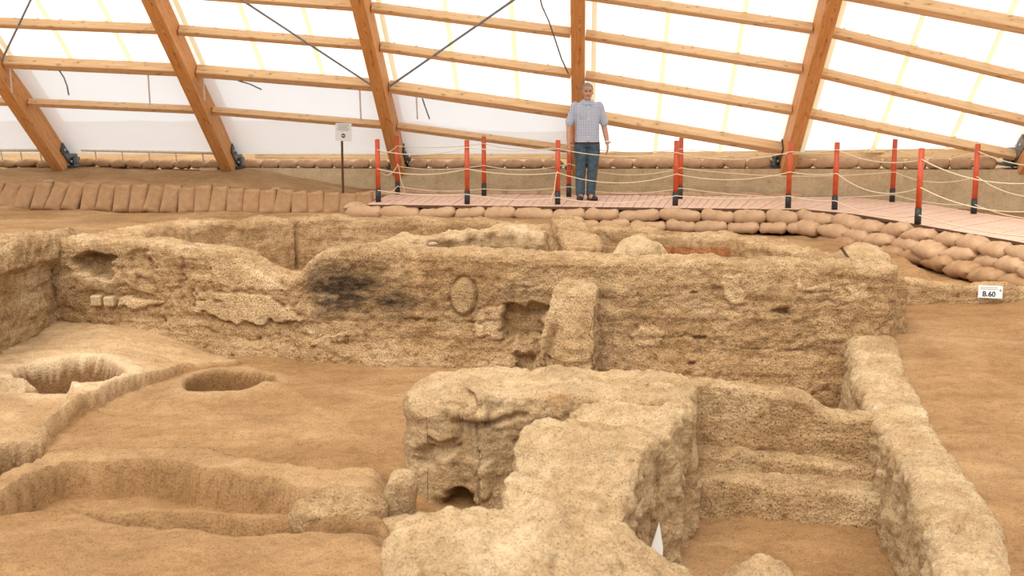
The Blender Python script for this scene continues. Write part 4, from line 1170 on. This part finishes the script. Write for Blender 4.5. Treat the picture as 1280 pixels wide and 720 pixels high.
# ------------------------------------------------------------------ THE MAN
def remesh(bm, voxel, smooth_it=6, name='m'):
    me = bm_mesh(bm, name)
    o = bpy.data.objects.new('tmp_remesh', me); col.objects.link(o)
    md = o.modifiers.new('r', 'REMESH'); md.mode = 'VOXEL'; md.voxel_size = voxel
    if smooth_it:
        ms = o.modifiers.new('s', 'SMOOTH'); ms.iterations = smooth_it; ms.factor = .5
    dg = bpy.context.evaluated_depsgraph_get(); out = bpy.data.meshes.new_from_object(o.evaluated_get(dg))
    bpy.data.objects.remove(o); bpy.data.meshes.remove(me)
    out.polygons.foreach_set('use_smooth', [True] * len(out.polygons)); out.name = name
    return out
def limb(bm, pts):
    """pts: (x,y,z,r) chain of tapered capsules"""
    for a, b in zip(pts[:-1], pts[1:]):
        bm_cyl(bm, a[:3], b[:3], a[3], b[3], 14); 
    for a in pts: bm_sphere(bm, a[:3], (a[3],) * 3, 14)
def loft(bm, rings, seg=24):
    """rings: (cx,cy,z,rx,ry)"""
    prev = None; first = None
    for (cx_, cy_, z, rx, ry) in rings:
        cur = []
        for k in range(seg):
            an = 2 * math.pi * k / seg; c, s = math.cos(an), math.sin(an)
            cur.append(bm.verts.new((cx_ + rx * math.copysign(abs(c) ** .85, c), cy_ + ry * math.copysign(abs(s) ** .85, s), z)))
        if prev:
            for k in range(seg): bm.faces.new((prev[k], prev[(k + 1) % seg], cur[(k + 1) % seg], cur[k]))
        else: first = cur
        prev = cur
    bm.faces.new(first[::-1]); bm.faces.new(prev)

M['skin'] = plain_mat('skin', (.50, .265, .165), .55, 0, .12, 30, .05)
M['hair'] = plain_mat('grey_hair', (.30, .28, .26), .8, 0, .35, 140, .5)
M['jeans'] = plain_mat('denim', (.050, .082, .110), .85, 0, .45, 14, .35)
M['shoe'] = plain_mat('dark_leather', (.030, .022, .018), .5, 0, .2)
M['belt'] = plain_mat('belt_leather', (.035, .018, .015), .5)
M['lips'] = plain_mat('lips', (.36, .15, .11), .5, 0, .05, 30, 0)
M['eye'] = plain_mat('eye_dark', (.03, .02, .015), .3, 0, .05, 30, 0)
def shirt_mat():
    m, nt, N, L, P = new_mat('checked_cotton')
    tc = N.new('ShaderNodeTexCoord')
    outs = []
    for ax in ('X', 'Z'):
        w = N.new('ShaderNodeTexWave'); w.wave_type = 'BANDS'; w.bands_direction = ax; w.inputs['Scale'].default_value = 13; w.inputs['Distortion'].default_value = .5
        L.new(tc.outputs['Object'], w.inputs['Vector'])
        outs.append(ramp_node(N, L, w.outputs['Fac'], [(0.15, (.42, .50, .66)), (0.45, (1, 1, 1))]).outputs['Color'])
    c = mul_node(N, L, outs[0], outs[1])
    c = mul_node(N, L, c, (.66, .68, .72))
    L.new(c, P.inputs['Base Color']); P.inputs['Roughness'].default_value = .9
    n = noise_node(N, L, tc.outputs['Object'], 9, 4, .6, .5)
    bp = N.new('ShaderNodeBump'); bp.inputs['Strength'].default_value = .6; bp.inputs['Distance'].default_value = .03
    L.new(n.outputs['Fac'], bp.inputs['Height']); L.new(bp.outputs['Normal'], P.inputs['Normal'])
    return m
M['shirt'] = shirt_mat()

mp = G(733, 250, 0.0)
man = empty('person', mp, math.radians(4)); tag(man, 'grey-haired person in checked short-sleeved shirt and jeans standing on the walkway', 'person')
HZ = 1.605   # head centre
armR = [(-.178, .02, 1.40, .055), (-.225, .03, 1.25, .050), (-.262, .03, 1.09, .043), (-.275, -.02, .96, .040), (-.283, -.065, .845, .029)]
armL = [(.178, .02, 1.40, .055), (.225, .03, 1.25, .050), (.262, .03, 1.09, .043), (.285, -.015, .96, .040), (.300, -.05, .850, .029)]
legR = [(-.088, .0, .90, .098), (-.094, .0, .72, .084), (-.090, -.005, .50, .060), (-.095, .015, .33, .056), (-.092, .025, .10, .042)]
legL = [(.088, .0, .90, .098), (.094, -.01, .72, .084), (.088, -.02, .50, .060), (.080, .0, .33, .056), (.066, .015, .10, .042)]
bm = bmesh.new()
loft(bm, [(0, .01, .82, .15, .11), (0, .01, .92, .165, .118), (0, .0, 1.02, .155, .115), (0, .0, 1.2, .165, .115), (0, .01, 1.35, .18, .112), (0, .015, 1.43, .15, .095), (0, .02, 1.47, .07, .065)])
for l in (armR, armL, legR, legL): limb(bm, l)
limb(bm, [(0, .025, 1.42, .060), (0, .015, 1.54, .054)])
# head: skull, face, jaw, chin, nose, brows, ears
bm_sphere(bm, (0, .012, HZ + .035), (.078, .096, .096), 24)
bm_sphere(bm, (0, -.018, HZ - .03), (.064, .072, .092), 20)
bm_sphere(bm, (0, -.052, HZ - .102), (.032, .026, .022), 14)
bm_sphere(bm, (0, -.045, HZ - .085), (.050, .04, .03), 14)
limb(bm, [(0, -.082, HZ + .018, .010), (0, -.104, HZ - .028, .016)])
for s_ in (-1, 1):
    bm_sphere(bm, (.013 * s_, -.090, HZ - .033), (.010, .012, .009), 10)
    bm_sphere(bm, (.034 * s_, -.078, HZ + .034), (.026, .012, .009), 12)
    bm_sphere(bm, (.040 * s_, -.066, HZ - .030), (.024, .02, .02), 12)
    bm_sphere(bm, (.080 * s_, .016, HZ - .005), (.011, .020, .033), 12)
# hands: palm and five fingers
def hand(bm, wrist, s_):
    wx, wy, wz = wrist[:3]
    bm_sphere(bm, (wx + .004 * s_, wy - .012, wz - .055), (.019, .040, .055), 14)
    for k, (fy, ln, crv) in enumerate(((-.046, .072, .016), (-.022, .082, .018), (.002, .078, .02), (.022, .062, .022))):
        a = (wx + .006 * s_, wy + fy * .75 - .006, wz - .092); b = (wx - .002 * s_, wy + fy * .8 - .008, wz - .092 - ln * .5); c = (wx - crv * s_, wy + fy * .8 - .006, wz - .092 - ln)
        limb(bm, [(*a, .0100), (*b, .0092), (*c, .0080)])
    limb(bm, [(wx - .004 * s_, wy - .040, wz - .035, .013), (wx - .012 * s_, wy - .066, wz - .066, .0110), (wx - .014 * s_, wy - .074, wz - .096, .0090)])
hand(bm, armR[-1], -1); hand(bm, armL[-1], 1)
for l in (legR, legL):
    bm_sphere(bm, (l[-1][0], -.03, .05), (.042, .11, .045), 14)
body = link_mesh('body', remesh(bm, .0065, 3, 'body'), M['skin'], man)
# shirt
def grow(l, d): return [(x, y, z, r + d) for x, y, z, r in l]
bm = bmesh.new()
loft(bm, [(0, .0, .855, .182, .135), (0, .0, .875, .186, .138), (0, .0, .95, .180, .138), (0, -.005, 1.05, .178, .140), (0, -.005, 1.18, .182, .138), (0, .005, 1.32, .188, .130), (0, .012, 1.40, .180, .112), (0, .02, 1.445, .135, .092), (0, .022, 1.487, .082, .080)], 28)
for l in (armR, armL):
    a = [(l[0][0], l[0][1], l[0][2], .070), (*l[1][:3], .068), (*l[2][:3], .062)]; e = a[2]; m_ = a[1]
    a[2] = (m_[0] * .1 + e[0] * .9, m_[1] * .1 + e[1] * .9, m_[2] * .1 + e[2] * .9 + .05, e[3] + .004); limb(bm, a[:2] + [(a[2][0], a[2][1], a[2][2], a[2][3])])
sh = link_mesh('shirt', remesh(bm, .009, 3, 'shirt'), M['shirt'], man)
bm = bmesh.new()
for s_ in (-1, 1):
    v = [(.012 * s_, -.088, 1.425), (.055 * s_, -.105, 1.40), (.088 * s_, -.045, 1.455), (.070 * s_, -.02, 1.50), (.05 * s_, -.058, 1.485)]
    f = bm.faces.new([bm.verts.new(q) for q in v])
    r = bmesh.ops.extrude_face_region(bm, geom=[f]); bmesh.ops.translate(bm, vec=(0, -.012, .006), verts=[q for q in r['geom'] if isinstance(q, bmesh.types.BMVert)])
link_mesh('collar', bm_mesh(bm), M['shirt'], sh)
bm = bmesh.new(); bm_box(bm, (-.055 - .03, -.137, 1.27), (.085, .008, .095), bevel=.002); link_mesh('breast_pocket', bm_mesh(bm), M['shirt'], sh)
for k in range(6):
    z = 1.38 - k * .085
    bm = bmesh.new(); bm_sphere(bm, (.0, -.128 - .012 * min(1, k * .5), z), (.006, .004, .006), 8); link_mesh('button', bm_mesh(bm), M['white'], sh)
# jeans
bm = bmesh.new()
loft(bm, [(0, .005, .80, .165, .125), (0, .005, .86, .172, .128), (0, .005, .93, .168, .124)])
for l in (legR, legL):
    a = grow(l, .020); a[-1] = (a[-1][0], a[-1][1], .055, .070); a[0] = (a[0][0], a[0][1], .86, .105); limb(bm, a[:-1] + [(a[-1][0], a[-1][1] - .005, a[-1][2] + .045, a[-1][3])])
link_mesh('jeans', remesh(bm, .009, 3, 'jeans'), M['jeans'], man)
bm = bmesh.new(); loft(bm, [(0, .0, .848, .186, .139), (0, .0, .872, .186, .139)], 28); bm_box(bm, (0, -.140, .86), (.045, .012, .034)); link_mesh('belt', bm_mesh(bm, smooth=False), M['belt'], man)
for l, rz in ((legR, -.2), (legL, .35)):
    bm = bmesh.new(); x0 = l[-1][0]
    Rz = Matrix.Rotation(rz, 3, 'Z')
    bm_sphere(bm, (x0, .02, .055), (.054, .082, .060), 16); c = Rz @ Vector((0, -.09, 0)); bm_sphere(bm, (x0 + c.x, c.y, .036), (.056, .100, .042), 16, Rz)
    bm_box(bm, (x0 + c.x * .45, c.y * .45, .010), (.085, .25, .020), Rz, .008)
    link_mesh('shoe', remesh(bm, .007, 3, 'shoe'), M['shoe'], man)
# hair: short, thin at the front
bm = bmesh.new()
bm_sphere(bm, (0, .020, HZ + .040), (.088, .100, .106), 24)
geom = [v for v in bm.verts if (v.co.y < -.030 and v.co.z < HZ + .088) or v.co.z < HZ - .05 or (v.co.y < .0 and v.co.z < HZ + .03)]
bmesh.ops.delete(bm, geom=geom, context='VERTS')
r = bmesh.ops.solidify(bm, geom=bm.faces[:], thickness=.008)
link_mesh('hair', bm_mesh(bm, smooth=True), M['hair'], man)
for s_ in (-1, 1):
    bm = bmesh.new(); bm_sphere(bm, (.031 * s_, -.083, HZ + .014), (.014, .008, .0065), 10); e_ = link_mesh('eye', bm_mesh(bm, smooth=True), M['eye'], man)
    bm = bmesh.new(); bm_sphere(bm, (.033 * s_, -.092, HZ + .037), (.021, .006, .0055), 10, Matrix.Rotation(.12 * s_, 3, 'Y')); link_mesh('eyebrow', bm_mesh(bm, smooth=True), M['hair'], man)
bm = bmesh.new(); bm_sphere(bm, (0, -.082, HZ - .066), (.026, .010, .006), 12); link_mesh('mouth', bm_mesh(bm, smooth=True), M['lips'], man)
w = armL[-1]; bm = bmesh.new(); bm_cyl(bm, (w[0], w[1] + .006, w[2] + .030), (w[0], w[1] - .004, w[2] + .006), .037, seg=18); bm_cyl(bm, (w[0] + .030, w[1] - .02, w[2] + .018), (w[0] + .046, w[1] - .03, w[2] + .018), .018, seg=14)
link_mesh('wristwatch', bm_mesh(bm), M['galv'], man)
